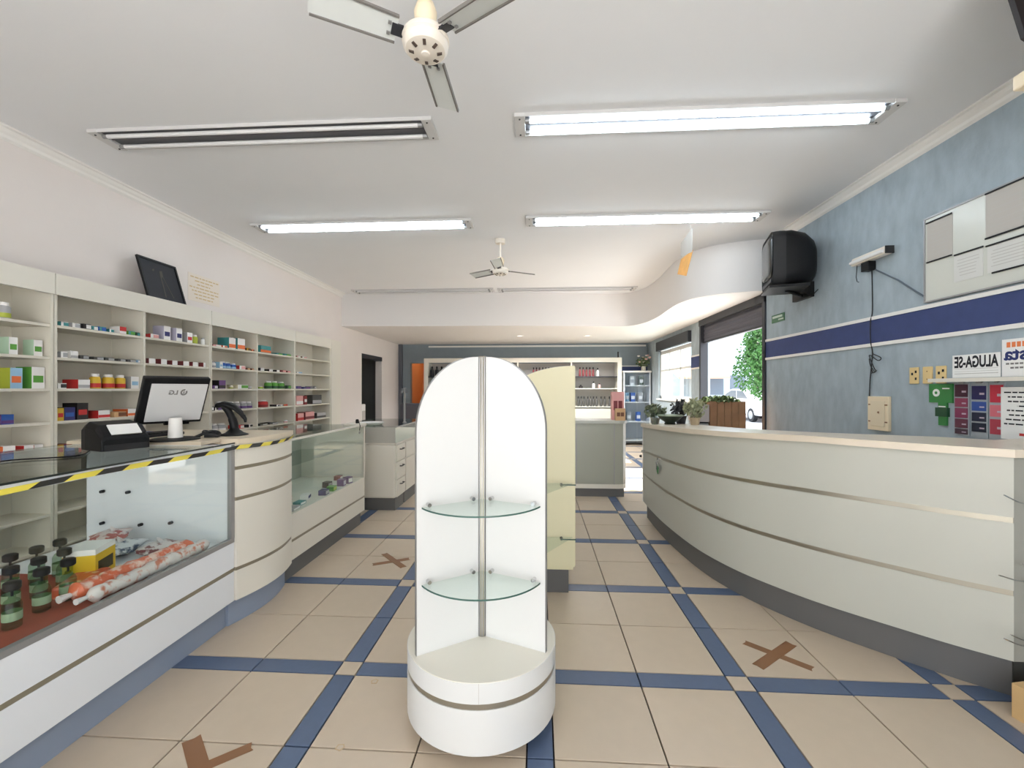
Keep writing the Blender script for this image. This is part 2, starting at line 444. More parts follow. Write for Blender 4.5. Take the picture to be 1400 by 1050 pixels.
# ------------------------------------------------------------------ outside
struct(bx('ground', mat('pavement', (222, 220, 218), .9, var=.05, scale=2), None, -40, 60, -40, 70, -.20, -.105))
struct(bx('street', mat('asphalt', (186, 185, 186), .9, var=.08, scale=3), None, 5.2, 12.5, -40, 70, -.105, -.10))
b = thing('building', 'pale pink two storey building across the street', 'building', (17, 20, -.1))
bx('wall', mat('pink_render', (226, 200, 194), .9), b, 14.5, 20, 10, 46, -.1, 5.0)
bx('upper_wall', mat('pale_render', (226, 224, 222), .9), b, 14.6, 20, 10, 46, 5.0, 8)
bx('roof', mat('clay_roof', (190, 120, 90), .9), b, 14.2, 20.2, 9.8, 46.2, 8, 8.2)
for y in (13, 18, 24, 31, 38):
    w = bx('window', M['white'], b, 14.42, 14.5, y, y + 1.8, 1.2, 3.0)
    for q in (0.08, .95): bx('pane', M['glass'], w, 14.40, 14.42, y + q, y + q + .77, 1.28, 2.92)
b2 = thing('building', 'pale blue house beyond the roller door', 'building', (10, 24, -.1))
bx('wall', mat('pale_blue_render', (206, 222, 232), .9), b2, 8.4, 13.4, 27.5, 34, -.1, 7)
aw = MB(); aw.slab([(0, 0), (1.2, -.5), (1.2, -.62), (0, -.12)], (8.4, 27.5, 2.6), (0, -1, 0), (0, 0, 1), -3.0)
build(aw, 'awning', mat('orange_awning', (234, 186, 156), .8), b2)
bx('door', mat('grey_house_door', (170, 176, 182), .7), b2, 9.0, 10.0, 27.46, 27.5, 0, 2.1)
for x in (10.6, 11.9): bx('window', mat('far_window', (120, 136, 150), .3), b2, x, x + .9, 27.46, 27.5, 1.0, 2.2)
b3 = thing('building', 'cream house front seen through the side window', 'building', (10, 47, -.1))
bx('wall', mat('cream_render', (232, 218, 190), .9), b3, 6.8, 13.8, 47, 54, -.1, 6.5)
for x in (7.6, 9.6, 11.6): bx('window', mat('far_window', (120, 136, 150), .3), b3, x, x + 1, 46.95, 47, 1.1, 2.4)
bx('roof', MATS['clay_roof'], b3, 6.6, 14.0, 46.6, 54.2, 6.5, 6.7)
bf = thing('building', 'pale building opposite the open shop front, behind the viewer', 'building', (0, -16, -.1))
bx('wall', mat('pale_render', (226, 224, 222), .9), bf, -20, 20, -24, -18, -.1, 5)
bx('roof', MATS['clay_roof'], bf, -20.2, 20.2, -24.2, -17.7, 5, 5.15)
for x in (-12, -6, 0, 6): bx('window', mat('far_window', (120, 136, 150), .3), bf, x, x + 1.4, -18, -17.95, 1.0, 2.4)
# street tree
t = thing('street_tree', 'leafy green street tree outside the roller door', 'tree', (6.55, 12.7, -.1))
build(MB().tube([(6.55, 12.7, -.1), (6.57, 12.72, .6), (6.5, 12.68, 1.3), (6.56, 12.7, 2.2)], [.09, .075, .06, .03], 10), 'trunk', M['bark'], t, smooth=40)
rnd = random.Random(3); mb = MB()
for k in range(4200):
    while True:
        p = Vector((rnd.uniform(-1, 1), rnd.uniform(-1, 1), rnd.uniform(-1, 1)))
        if .45 < p.length < 1: break
    lump = 1 + .16 * math.sin(5 * p.x + 2) * math.sin(4 * p.z) + .12 * math.sin(7 * p.y + 3 * p.z)
    c = Vector((6.55, 12.7, 2.22)) + Vector((p.x * .78, p.y * .85, p.z * 1.18)) * lump
    n = Vector((rnd.gauss(0, 1), rnd.gauss(0, 1), rnd.gauss(0, 1))).normalized()
    a = n.orthogonal().normalized() * .065; bb = n.cross(a).normalized() * .032
    mb.add([c - a, c + bb + n * .012, c + a, c - bb + n * .012], [(0, 1, 2), (0, 2, 3)])
build(mb, 'foliage', M['leaf'], t)
# parked car
c = thing('car', 'white hatchback car parked in the street', 'car', (10.2, 20.5, -.1))
cy0, cx0, cw = 18.9, 9.4, 1.66
prof = [(0, .30), (.02, .75), (.25, .95), (.85, 1.02), (1.45, 1.42), (2.7, 1.46), (3.4, 1.30), (3.75, 1.0), (3.9, .6), (3.88, .30)]
build(MB().slab(prof, (cx0, cy0, -.1), (0, 1, 0), (0, 0, 1), cw), 'body', mat('white_car_paint', (236, 236, 238), .25), c, bevel=.06)
gl = mat('car_glass', (40, 48, 54), .1)
for xx in (cx0 - .006, cx0 + cw + .006):
    build(MB().slab([(1.02, 1.02), (1.5, 1.36), (2.1, 1.39), (2.1, 1.02)], (xx - .003, cy0, -.1), (0, 1, 0), (0, 0, 1), .006), 'side_window', gl, c)
    build(MB().slab([(2.16, 1.02), (2.16, 1.39), (2.7, 1.39), (3.3, 1.22), (3.4, 1.02)], (xx - .003, cy0, -.1), (0, 1, 0), (0, 0, 1), .006), 'side_window', gl, c)
build(MB().slab([(.12, 0), (cw - .12, 0), (cw - .2, .66), (.2, .66)], (cx0, cy0 + .87, .925), (1, 0, 0), (0, .83, .56), -.012), 'windscreen', gl, c)
for yy in (.75, 3.1):
    for xx in (cx0 - .01, cx0 + cw - .17):
        w = build(MB().lathe([(.14, -.005), (.30, 0), (.31, .03), (.31, .15), (.30, .18)], (xx, cy0 + yy, .21), 20, 'x'), 'wheel', M['soft'], c, smooth=40)
        build(MB().lathe([(.05, -.02), (.18, -.012), (.19, 0)], (xx if xx < cx0 + .5 else xx + .19, cy0 + yy, .21), 16, 'x'), 'hubcap', M['alud'], w, smooth=40)

# ------------------------------------------------------------------ ceiling lights
def fixture(x0, x1, yc, lit, label):
    t = thing('fluorescent_light', label, 'ceiling light', (x0, yc, H), 'ceiling strip lights')
    hw = .11
    e = .07; mb = MB()
    # tray: flat back with flared sides
    mb.slab([(-hw, 0), (-hw, -.022), (-hw + .006, -.022), (-hw + .014, -.006), (hw - .014, -.006), (hw - .006, -.022), (hw, -.022), (hw, 0)], (x0 + e, yc, H), (0, 1, 0), (0, 0, 1), x1 - x0 - 2 * e)
    ho = build(mb, 'housing', M['fix'], t)
    mb = MB()
    mb.slab([(-hw + .015, -.006), (-hw + .011, -.016), (-hw + .02, -.0075), (-.014, -.0075), (-.004, -.014), (.004, -.014), (.014, -.0075), (hw - .02, -.0075), (hw - .011, -.016), (hw - .015, -.006)], (x0 + e, yc, H), (0, 1, 0), (0, 0, 1), x1 - x0 - 2 * e)
    build(mb, 'reflector', M['refl'], ho)
    for xa, xb in ((x0, x0 + e), (x1 - e, x1)):
        p = bx('end_plate', M['fix'], t, xa, xb, yc - hw - .004, yc + hw + .004, H - .026, H, bevel=.004)
        for s in (-1, 1):
            build(MB().lathe([(.006, -.004), (.006, 0)], ((xa + xb) / 2, yc + s * .085, H - .026), 8), 'screw', M['dark'], p)
    for s in (-1, 1):
        u = build(MB().lathe([(.0135, x0 + e + .03), (.0135, x1 - e - .03)], (0, yc + s * .062, H - .026), 12, 'x'), 'tube', M['tubeon'] if lit else M['tubeoff'], t, smooth=40)
        for xa in (x0 + e, x1 - e - .03):
            build(MB().lathe([(.0145, 0), (.0145, .03)], (xa, yc + s * .062, H - .026), 10, 'x'), 'tube_cap', M['alud'], u)
fixture(-3.03, -.68, 2.84, False, 'unlit ceiling strip light by the left wall, nearest the viewer')
fixture(-.15, 2.22, 2.84, True, 'lit ceiling strip light nearest the viewer, right of the near fan')
fixture(-3.03, -.68, 4.49, True, 'lit ceiling strip light left of the far fan')
fixture(-.12, 2.28, 4.47, True, 'lit ceiling strip light right of the far fan, above hanging sign')
fixture(-3.28, -.76, 7.52, False, 'thin unlit strip light before the soffit, left one')
fixture(-.70, 1.70, 7.55, False, 'thin unlit strip light before the soffit, right one')
for i, (x, y) in enumerate(((-.38, 9.3), (1.07, 9.37))):
    t = thing('downlight', ('recessed round downlight in the soffit, left one', 'recessed round downlight in the soffit, right one')[i], 'downlight', (x, y, ZS))
    build(MB().lathe([(.085, 0), (.088, -.006), (.062, -.008), (.06, 0)], (x, y, ZS), 20), 'ring', M['white'], t, smooth=40)
    build(MB().lathe([(.055, -.001), (.05, -.004)], (x, y, ZS), 20), 'lens', mat('downlight_lens', (255, 248, 240), .4, emit=2), t)
    ld = bpy.data.lights.new('added_fill_spot', 'SPOT'); ld.energy = 300; ld.spot_size = R(150); ld.spot_blend = .6; ld.shadow_soft_size = .05; ld.color = (1, .97, .94)  # spot and lens glow added to brighten the back of the shop
    lo_ = bpy.data.objects.new('added_fill_spot', ld); COL.objects.link(lo_); lo_.parent = t; lo_.location = (0, 0, -.012)

# ------------------------------------------------------------------ ceiling fans
def fan(x, y, z, angs, label, tilt):
    t = thing('ceiling_fan', label, 'fan', (x, y, z), 'ceiling fans')
    build(MB().lathe([(.055, H - .05), (.06, H - .03), (.06, H)], (x, y, 0), 16), 'ceiling_cup', M['old'], t, smooth=40)
    build(MB().lathe([(.011, z + .12), (.011, H - .03)], (x, y, 0), 10), 'rod', M['old'], t, smooth=40)
    build(MB().lathe([(.03, z + .07), (.044, z + .10), (.046, z + .13), (.034, z + .165), (.014, z + .175)], (x, y, 0), 18), 'canopy', M['cream'], t, smooth=50)
    build(MB().lathe([(.05, z + .05), (.084, z + .042), (.094, z + .028), (.095, z + .014), (.088, z + .010), (.092, z + .004), (.090, z - .010), (.078, z - .024), (.05, z - .031), (.0225, z - .034)], (x, y, 0), 32), 'motor_housing', M['old'], t, smooth=35)
    build(MB().lathe([(.018, z - .032), (.016, z - .040), (.006, z - .043)], (x, y, 0), 16), 'hub_cap', M['old'], t, smooth=50)
    for k in range(8):
        a = R(45 * k + 10); c = Vector((x + .056 * math.cos(a), y + .056 * math.sin(a), z - .0300))
        build(MB().obox(c, (.010 * math.cos(a), .010 * math.sin(a), .003), (-.006 * math.sin(a), .006 * math.cos(a), 0), (0, 0, .003)), 'vent_slot', mat('vent_brown', (84, 70, 62), .7), t)
    for a in angs:
        a = R(a); d = Vector((math.cos(a), math.sin(a), 0)); w = Vector((-math.sin(a), math.cos(a), 0)); up = Vector((0, 0, 1))
        wt = (w * math.cos(tilt) + up * math.sin(tilt)); n = d.cross(wt)
        c = Vector((x, y, z + .02))
        bl = MB()
        o = c + d * .115
        pts = [(0, -.05), (.305, -.056), (.315, -.05), (.315, .05), (.305, .056), (0, .05)]
        bl.slab(pts, o, d, wt, .004)
        b = build(bl, 'blade', M['blade'], t)
        eb = MB()
        for s in (-1, 1):
            eb.obox(o + d * .155 + wt * s * .053, d * .155 + wt * s * .003, wt * .004, n * .006)
        build(eb, 'folded_edge', mat('grey_edge', (120, 116, 112), .7), b)  # edges in one flat grey, darker than the blade
        build(MB().obox(c + d * .10, d * .035, wt * .022, n * .004), 'bracket', M['dark'], b)
        for s in (-1, 1):
            build(MB().obox(o + d * .03 + wt * s * .02 - n * .004, d * .006, wt * .006, n * .003), 'bolt', M['alud'], b)
fan(-.452, 1.72, 2.74, (90, 210, 330), 'aged cream ceiling fan nearest the viewer', R(16))
fan(-.435, 5.03, 2.72, (268, 28, 148), 'small white ceiling fan between the two far lit strip lights', R(16))

# hanging sign
t = thing('hanging_sign', 'orange and grey paper mobile hanging from the ceiling', 'sign', (1.6, 4.72, 2.57))
build(MB().tube([(1.625, 4.70, H), (1.625, 4.70, 3.05)], .0015, 6), 'thread', M['paper'], t)
def sheet(name, m, pts, th, parent):
    pts = [Vector(p) for p in pts]; n = (pts[1] - pts[0]).cross(pts[2] - pts[0]).normalized() * th
    k = len(pts)
    return build(MB().add(pts + [p + n for p in pts], [tuple(range(k - 1, -1, -1)), tuple(range(k, 2 * k))] + [(i, (i + 1) % k, k + (i + 1) % k, k + i) for i in range(k)]), name, m, parent)
sheet('upper_card', M['greyp'], [(1.63, 4.66, 3.05), (1.60, 4.92, 2.98), (1.60, 4.92, 2.83), (1.63, 4.66, 2.80)], .003, t)
sheet('lower_card', mat('orange_card', (226, 168, 96), .7, var=.25, scale=14), [(1.64, 4.66, 2.82), (1.60, 4.92, 2.80), (1.57, 4.95, 2.64), (1.59, 4.72, 2.56)], .003, t)

# ------------------------------------------------------------------ left shelving
XS, XBK = -3.28, -3.57
SHZ = [1.78, 1.56, 1.345, 1.12, .90, .71, .50, .27]
def shelving(ybays, label, endpost=None):
    y0, y1 = ybays[0], ybays[-1]
    t = thing('shelving_unit', label, 'shelf', (XS, y0, 0), 'white shelving along the left wall')
    bx('back_panel', M['shelf'], t, XBK, XBK + .006, y0, y1, .08, 2.13)
    bx('plinth', M['kick'], t, XBK, XS - .03, y0, y1, 0, .08)
    bx('fascia', M['lamc'], t, XS - .018, XS + .012, y0, y1, 1.995, 2.137)
    bx('top_board', M['lamc'], t, XBK, XS - .018, y0, y1, 2.11, 2.130)
    for i, y in enumerate(ybays):
        a, b = (y, y + .018) if i == 0 else ((y - .018, y) if i == len(ybays) - 1 else (y - .009, y + .009))
        bx('side_panel' if i in (0, len(ybays) - 1) else 'divider', M['shelf'], t, XBK + .006, XS, a, b, .08, 1.995 if 0 else 2.11)
    for i in range(len(ybays) - 1):
        a = ybays[i] + (.018 if i == 0 else .009); b = ybays[i + 1] - (.018 if i == len(ybays) - 2 else .009)
        for z in SHZ + [.10]:
            bx('shelf_board', M['shelf'], t, XBK + .006, XS - .004, a, b, z - .009, z + .009)
    if endpost:
        bx('end_pilaster', M['lamc'], t, XBK, XS + .02, endpost[0], endpost[1], 0, 2.137)
    return t
shelving([1.30, 2.02, 2.740], 'ivory shelving unit at the far left, double divider on its right')
shelving([2.745, 3.42, 4.146], 'ivory two bay shelving unit behind the printer and monitor')
shelving([4.151, 4.876, 5.655], 'ivory two bay shelving unit behind the barcode scanner')
shelving([5.66, 6.66], 'ivory single bay shelving unit ending at the white pilaster', (6.66, 6.98))

BAYS = {1: (2.06, 2.715), 2: (2.77, 3.405), 3: (3.435, 4.12), 4: (4.175, 4.86), 5: (4.89, 5.63), 6: (5.685, 6.62)}
SHN = dict(A='top', B='second', C='third', D='fourth', E='fifth')
BN = {1: 'first', 2: 'second', 3: 'third', 4: 'fourth', 5: 'fifth', 6: 'sixth'}
PROD = [
('bottle',1,'A',2.481,2.545,0.106,'grey','lime','lime','grey and lime green supplement tub',''),
('box',1,'B',2.518,2.564,0.110,'white','green','mint','white and green carton nearer the left edge',''),
('box',1,'B',2.652,2.703,0.107,'white','green','mint','white and green carton nearer the divider',''),
('box',1,'C',2.526,2.591,0.131,'sky','orange','lime','sky blue and orange carton',''),
('box',1,'C',2.640,2.716,0.142,'white','green','green','large white and green carton',''),
('box',1,'D',2.481,2.545,0.061,'blue','purple','purple','flat blue and purple carton',''),
('box',1,'E',2.481,2.545,0.084,'white','orange','orange','white carton with an orange fruit picture',''),
('box',1,'E',2.595,2.648,0.074,'white','red','red','white and red carton beside the orange one',''),
('box',1,'E',2.656,2.707,0.071,'white','red','red','white and red carton against the divider',''),
('box',2,'A',2.814,2.861,0.033,'white','teal','teal','flat white and teal carton nearest the left divider',''),
('box',2,'A',2.890,2.944,0.035,'white','grey','grey','flat plain white carton',''),
('box',2,'A',2.959,3.011,0.040,'black','white','black','flat black and white carton',''),
('box',2,'A',3.022,3.064,0.032,'teal','white','teal','flat teal carton left of a blue one',''),
('box',2,'A',3.075,3.125,0.035,'teal','blue','blue','flat teal and blue carton',''),
('box',2,'A',3.154,3.188,0.028,'white','teal','teal','tiny white and teal carton',''),
('box',2,'A',3.236,3.291,0.059,'red','white','white','bright red carton with white end',''),
('box',2,'A',3.303,3.360,0.033,'teal','green','green','flat teal and green carton',''),
('box',2,'A',3.373,3.433,0.030,'darkgreen','teal','darkgreen','flat dark green carton beside the right divider',''),
('box',2,'B',2.809,2.852,0.042,'white','grey','grey','small white carton near the left divider',''),
('box',2,'B',2.880,2.929,0.054,'white','grey','white','taller white carton',''),
('box',2,'B',2.944,3.001,0.028,'charcoal','grey','charcoal','flat charcoal carton','charcoal cartons'),
('box',2,'B',3.032,3.103,0.024,'charcoal','grey','charcoal','flat charcoal carton','charcoal cartons'),
('box',2,'B',3.125,3.194,0.025,'charcoal','grey','charcoal','flat charcoal carton','charcoal cartons'),
('box',2,'B',3.218,3.278,0.022,'charcoal','grey','charcoal','flat charcoal carton','charcoal cartons'),
('box',2,'B',3.303,3.373,0.022,'charcoal','grey','charcoal','flat charcoal carton','charcoal cartons'),
('box',2,'B',3.393,3.433,0.022,'sky','white','sky','small pale blue carton',''),
('box',2,'C',2.787,2.842,0.037,'white','black','black','flat black and white carton',''),
('box',2,'C',2.929,3.011,0.066,'white','grey','red','white carton with a red end',''),
('bottle',2,'C',3.038,3.103,0.112,'yellow','red','yellow','yellow and red vitamin bottle','yellow vitamin bottles'),
('bottle',2,'C',3.137,3.212,0.110,'yellow','red','yellow','yellow and red vitamin bottle','yellow vitamin bottles'),
('bottle',2,'C',3.242,3.309,0.108,'yellow','red','yellow','yellow and red vitamin bottle','yellow vitamin bottles'),
('box',2,'C',3.335,3.413,0.099,'white','sky','grey','white carton right of the yellow bottles',''),
('box',2,'D',2.787,2.828,0.089,'yellow','red','red','red and yellow carton',''),
('box',2,'D',2.837,2.909,0.091,'navy','blue','black','navy blue carton',''),
('box',2,'D',2.919,2.995,0.120,'black','red','black','tall black carton with a red label',''),
('box',2,'D',3.070,3.159,0.059,'white','red','red','white and red carton in the middle',''),
('box',2,'D',3.188,3.285,0.041,'tan','brown','tan','low tan carton',''),
('box',2,'D',3.309,3.413,0.059,'white','orange','orange','white and orange carton by the right divider',''),
('box',2,'E',2.828,2.885,0.054,'darkred','white','darkred','dark red carton half hidden by the printer',''),
('box',3,'A',3.515,3.594,0.037,'white','pink','red','flat white and pink carton',''),
('box',3,'A',3.646,3.715,0.125,'white','navy','lilac','tall white carton with navy emblem','tall white cartons'),
('box',3,'A',3.771,3.836,0.123,'white','navy','lilac','tall white carton with navy emblem','tall white cartons'),
('box',3,'A',3.895,3.956,0.098,'white','red','grey','white carton with a red base',''),
('bottle',3,'A',3.982,4.036,0.088,'lime','lime','lime','small lime green bottle',''),
('bottle',3,'A',4.083,4.120,0.070,'white','white','white','tiny white bottle',''),
('box',3,'B',3.487,3.551,0.045,'white','white','wine','white carton with a wine red end','wine red end cartons'),
('box',3,'B',3.609,3.669,0.047,'white','white','wine','white carton with a wine red end','wine red end cartons'),
('box',3,'B',3.731,3.787,0.042,'white','white','wine','white carton with a wine red end','wine red end cartons'),
('box',3,'B',3.844,3.912,0.043,'white','white','wine','white carton with a wine red end','wine red end cartons'),
('box',3,'B',3.965,4.027,0.043,'white','white','wine','white carton with a wine red end','wine red end cartons'),
('box',3,'B',4.092,4.149,0.044,'white','white','wine','white carton with a wine red end','wine red end cartons'),
('box',3,'E',3.481,3.624,0.067,'blue','sky','navy','blue carton under the monitor',''),
('box',4,'A',4.228,4.340,0.022,'pink','white','pink','flat pale pink carton',''),
('box',4,'A',4.361,4.426,0.022,'white','orange','orange','small orange and white carton',''),
('box',4,'A',4.448,4.549,0.117,'white','orange','teal','tall teal and orange carton','teal and orange cartons'),
('box',4,'A',4.584,4.703,0.126,'white','orange','teal','tall teal and orange carton','teal and orange cartons'),
('box',4,'A',4.740,4.803,0.032,'yellow','brown','brown','small yellow and brown carton',''),
('box',4,'A',4.816,4.894,0.022,'orange','brown','brown','small orange and brown carton',''),
('bottle',4,'B',4.228,4.288,0.067,'white','grey','white','small white jar',''),
('box',4,'B',4.309,4.351,0.064,'white','sky','sky','narrow white carton',''),
('bottle',4,'B',4.361,4.426,0.076,'blue','sky','blue','bright blue bottle','blue bottles'),
('bottle',4,'B',4.437,4.503,0.073,'blue','sky','blue','bright blue bottle','blue bottles'),
('bottle',4,'B',4.515,4.572,0.062,'blue','sky','blue','bright blue bottle','blue bottles'),
('box',4,'B',4.619,4.715,0.044,'white','pink','red','white and pink carton with a red end',''),
('box',4,'B',4.728,4.790,0.024,'brown','tan','brown','small brown carton','brown cartons'),
('box',4,'B',4.816,4.881,0.022,'brown','tan','brown','small brown carton','brown cartons'),
('box',4,'C',4.218,4.278,0.034,'purple','white','purple','short purple carton',''),
('box',4,'C',4.299,4.393,0.088,'purple','black','black','tall dark purple carton',''),
('bottle',4,'C',4.481,4.526,0.036,'cream','lime','cream','slim cream bottle',''),
('box',4,'C',4.595,4.765,0.045,'white','green','cream','wide white and green carton',''),
('bottle',4,'C',4.790,4.829,0.030,'white','black','white','slim white bottle with a black band',''),
('bottle',4,'C',4.855,4.894,0.022,'cream','cream','cream','slim cream bottle by the divider',''),
('box',4,'D',4.198,4.238,0.042,'black','white','black','narrow black carton',''),
('box',4,'D',4.258,4.299,0.039,'white','black','black','narrow white and black carton',''),
('bottle',4,'D',4.309,4.383,0.090,'grey','purple','grey','grey bottle with a purple base','grey purple bottles'),
('bottle',4,'D',4.404,4.470,0.088,'grey','purple','grey','grey bottle with a purple base','grey purple bottles'),
('bottle',4,'D',4.492,4.560,0.085,'grey','purple','grey','grey bottle with a purple base','grey purple bottles'),
('bottle',4,'D',4.584,4.655,0.083,'grey','purple','grey','grey bottle with a purple base','grey purple bottles'),
('bottle',4,'D',4.679,4.753,0.080,'grey','purple','grey','grey bottle with a purple base','grey purple bottles'),
('bottle',4,'D',4.778,4.868,0.077,'grey','purple','grey','grey bottle with a purple base','grey purple bottles'),
('bottle',4,'E',4.228,4.330,0.085,'grey','white','grey','pale grey jar','pale grey jars'),
('bottle',4,'E',4.351,4.448,0.076,'grey','white','grey','pale grey jar','pale grey jars'),
('box',4,'E',4.595,4.679,0.040,'red','white','red','red carton behind the scanner stand',''),
('box',4,'E',4.778,4.842,0.034,'white','black','black','small black and white carton',''),
('box',5,'A',4.975,5.173,0.087,'teal','orange','teal','teal carton with an orange base',''),
('box',5,'A',5.293,5.419,0.022,'teal','green','teal','low turquoise carton','turquoise cartons'),
('box',5,'A',5.468,5.619,0.027,'teal','green','teal','low turquoise carton','turquoise cartons'),
('box',5,'B',4.988,5.058,0.037,'white','white','black','white carton with a black end','black end cartons'),
('box',5,'B',5.144,5.217,0.027,'white','white','black','white carton with a black end','black end cartons'),
('box',5,'B',5.309,5.371,0.025,'white','white','black','white carton with a black end','black end cartons'),
('box',5,'B',5.403,5.501,0.029,'wine','pink','wine','wine red carton','wine red cartons'),
('box',5,'B',5.517,5.602,0.024,'wine','pink','wine','wine red carton','wine red cartons'),
('bottle',5,'C',4.988,5.044,0.031,'lime','green','lime','tiny lime bottle',''),
('bottle',5,'C',5.144,5.232,0.096,'green','darkgreen','green','green bottle','green bottles'),
('bottle',5,'C',5.263,5.355,0.098,'green','darkgreen','green','green bottle','green bottles'),
('bottle',5,'C',5.403,5.501,0.092,'green','darkgreen','green','green bottle','green bottles'),
('box',5,'C',5.534,5.619,0.045,'darkgreen','green','darkgreen','small dark green carton',''),
('bottle',5,'D',5.044,5.188,0.086,'red','darkred','red','rounded red bottle',''),
('box',5,'D',5.293,5.355,0.025,'white','black','black','narrow white and black carton',''),
('box',5,'D',5.387,5.435,0.022,'white','grey','white','narrow white carton',''),
('box',5,'D',5.468,5.551,0.022,'orange','red','red','small red and orange carton',''),
('box',5,'E',4.975,5.115,0.022,'charcoal','grey','charcoal','flat charcoal tray carton','charcoal tray cartons'),
('box',5,'E',5.158,5.324,0.022,'charcoal','grey','charcoal','flat charcoal tray carton','charcoal tray cartons'),
('bottle',5,'E',5.501,5.551,0.034,'white','red','white','tiny white bottle',''),
('box',6,'A',5.760,5.852,0.022,'pink','white','brown','small pink carton',''),
('box',6,'A',5.909,6.025,0.022,'white','pink','brown','small white and pink carton',''),
('box',6,'B',5.760,5.890,0.022,'white','sky','white','flat white carton',''),
('box',6,'C',5.724,5.871,0.037,'navy','purple','navy','navy blue carton','navy cartons'),
('box',6,'C',5.928,6.105,0.028,'navy','purple','navy','navy blue carton','navy cartons'),
('box',6,'C',6.208,6.293,0.040,'charcoal','grey','grey','small charcoal carton',''),
('box',6,'D',5.742,5.909,0.129,'pink','white','pink','tall pale pink carton',''),
('box',6,'D',5.947,6.025,0.127,'darkred','white','darkred','tall dark red carton',''),
('box',6,'D',6.187,6.447,0.133,'charcoal','grey','charcoal','large charcoal carton',''),
('box',6,'E',5.779,5.928,0.103,'pink','red','red','pink and red carton',''),
('box',6,'E',5.986,6.229,0.110,'pink','wine','wine','large salmon pink carton',''),
('box',6,'E',6.315,6.585,0.081,'grey','charcoal','charcoal','grey and charcoal carton',''),
]
SZ = dict(A=1.78, B=1.56, C=1.345, D=1.12, E=.90)
prnd = random.Random(5)
from collections import Counter
ORD = ['leftmost', 'second', 'third', 'fourth', 'fifth', 'sixth', 'seventh', 'eighth', 'ninth', 'tenth', 'eleventh']
def ordinal(i, n): return 'left one' if (n == 2 and i == 0) else 'right one' if (n == 2) else 'leftmost' if i == 0 else 'rightmost' if i == n - 1 else ORD[i] + ' from left'
GN = Counter((q[1], q[2], q[10]) for q in PROD if q[10]); GI = Counter()
for kind, bay, s, ya, yb, h, c1, c2, c3, desc, grp in PROD:
    lo, hi = BAYS[bay]
    ya = max(ya, lo); yb = min(max(yb, ya + .025), hi); ya = min(ya, yb - .022)
    z = SZ[s] + .0092; xf = XS - .025 - prnd.uniform(0, .012)
    if grp:
        desc += ', ' + ordinal(GI[(bay, s, grp)], GN[(bay, s, grp)]); GI[(bay, s, grp)] += 1
    lab = '%s, %s shelf, %s bay' % (desc, SHN[s], BN[bay])
    g = ('%s on the %s shelf of bay %s' % (grp, SHN[s], BN[bay])) if grp else None
    w = yb - ya; yc = (ya + yb) / 2
    if kind == 'box':
        t = thing('medicine_box', lab, 'box', (xf, yc, z), g)
        d = min(.13, max(.05, w * 1.5))
        mb = MB().box(xf - d, xf, ya, yb, z, z + h, 0)
        mb.m = [0, 0, 1, 0, 0, 0]          # near end in its own print colour
        build(mb, 'carton', [pcm(c1), pcm(c3)], t)
        if c2 != c1:
            if h > w * 1.2: r = (ya + w * .12, yb - w * .12, z + h * .28, z + h * .6)
            elif h < .05: r = (ya + w * .35, yb - w * .002, z + h * .15, z + h * .85)
            else: r = (ya + .001, yb - .001, z + h * .08, z + h * .42)
            build(MB().box(xf, xf + .0012, *r), 'printed_panel', pcm(c2), t)
    else:
        t = thing('medicine_bottle', lab, 'bottle', (xf - w / 2, yc, z), g)
        r = w / 2; c = (xf - r, yc, z)
        build(MB().lathe([(r * .92, 0), (r, .004), (r, h * .70), (r * .82, h * .78), (r * .6, h * .82)], c, 16), 'body', pcm(c1), t, smooth=40)
        build(MB().lathe([(r * .7, h * .80), (r * .72, h * .82), (r * .72, h * .98), (r * .66, h)], c, 16), 'cap', pcm('white' if c1 != 'white' else 'grey'), t, smooth=40)
        if c2 != c1:
            build(MB().lathe([(r + .0008, h * .08), (r + .0008, h * .36)], c, 16, cap=False), 'label_band', pcm(c2), t, smooth=40)

# picture leaning on the shelving, notice on the wall
t = thing('framed_picture', 'black framed dark picture leaning on the wall above the shelving', 'picture', (-3.36, 3.7, 2.137))
o, u, w = Vector((-3.39, 3.56, 2.139)), Vector((0, 1, 0)), Vector((-.30, 0, 1)).normalized()
pw, ph = .405, .40
n = w.cross(u) * -1
mb = MB()
for a, b, c_, d_ in ((0, pw, 0, .018), (0, pw, ph - .018, ph), (0, .018, .018, ph - .018), (pw - .018, pw, .018, ph - .018)):
    mb.slab([(a, c_), (b, c_), (b, d_), (a, d_)], o - u.cross(w) * 0, u, w, .02)
build(mb, 'frame', M['black'], t)
build(MB().slab([(.018, .018), (pw - .018, .018), (pw - .018, ph - .018), (.018, ph - .018)], o + u.cross(w) * .004, u, w, .008), 'canvas', mat('dark_navy_print', (16, 16, 26), .6, var=.4, scale=9), t)
mb = MB(); oo = o + u.cross(w) * .0125
for pts in ([(.19, .05), (.20, .05), (.205, .25), (.20, .31), (.195, .25)], [(.215, .26), (.222, .26), (.285, .06), (.278, .055)], [(.12, .29), (.14, .31), (.15, .30), (.13, .28)], [(.20, .30), (.23, .31), (.225, .25), (.205, .24)]):
    mb.slab(pts, oo, u, w, .0006)
build(mb, 'faint_figure', mat('dim_gold', (58, 52, 40), .5), t)
t = thing('wall_notice', 'pale paper notice with tan lettering right of the dark picture', 'notice', (XL, 4.44, 2.27))
bx('sheet', mat('ivory_paper', (228, 218, 206), .8), t, XL, XL + .002, 4.22, 4.66, 2.27, 2.555)
mb = MB()
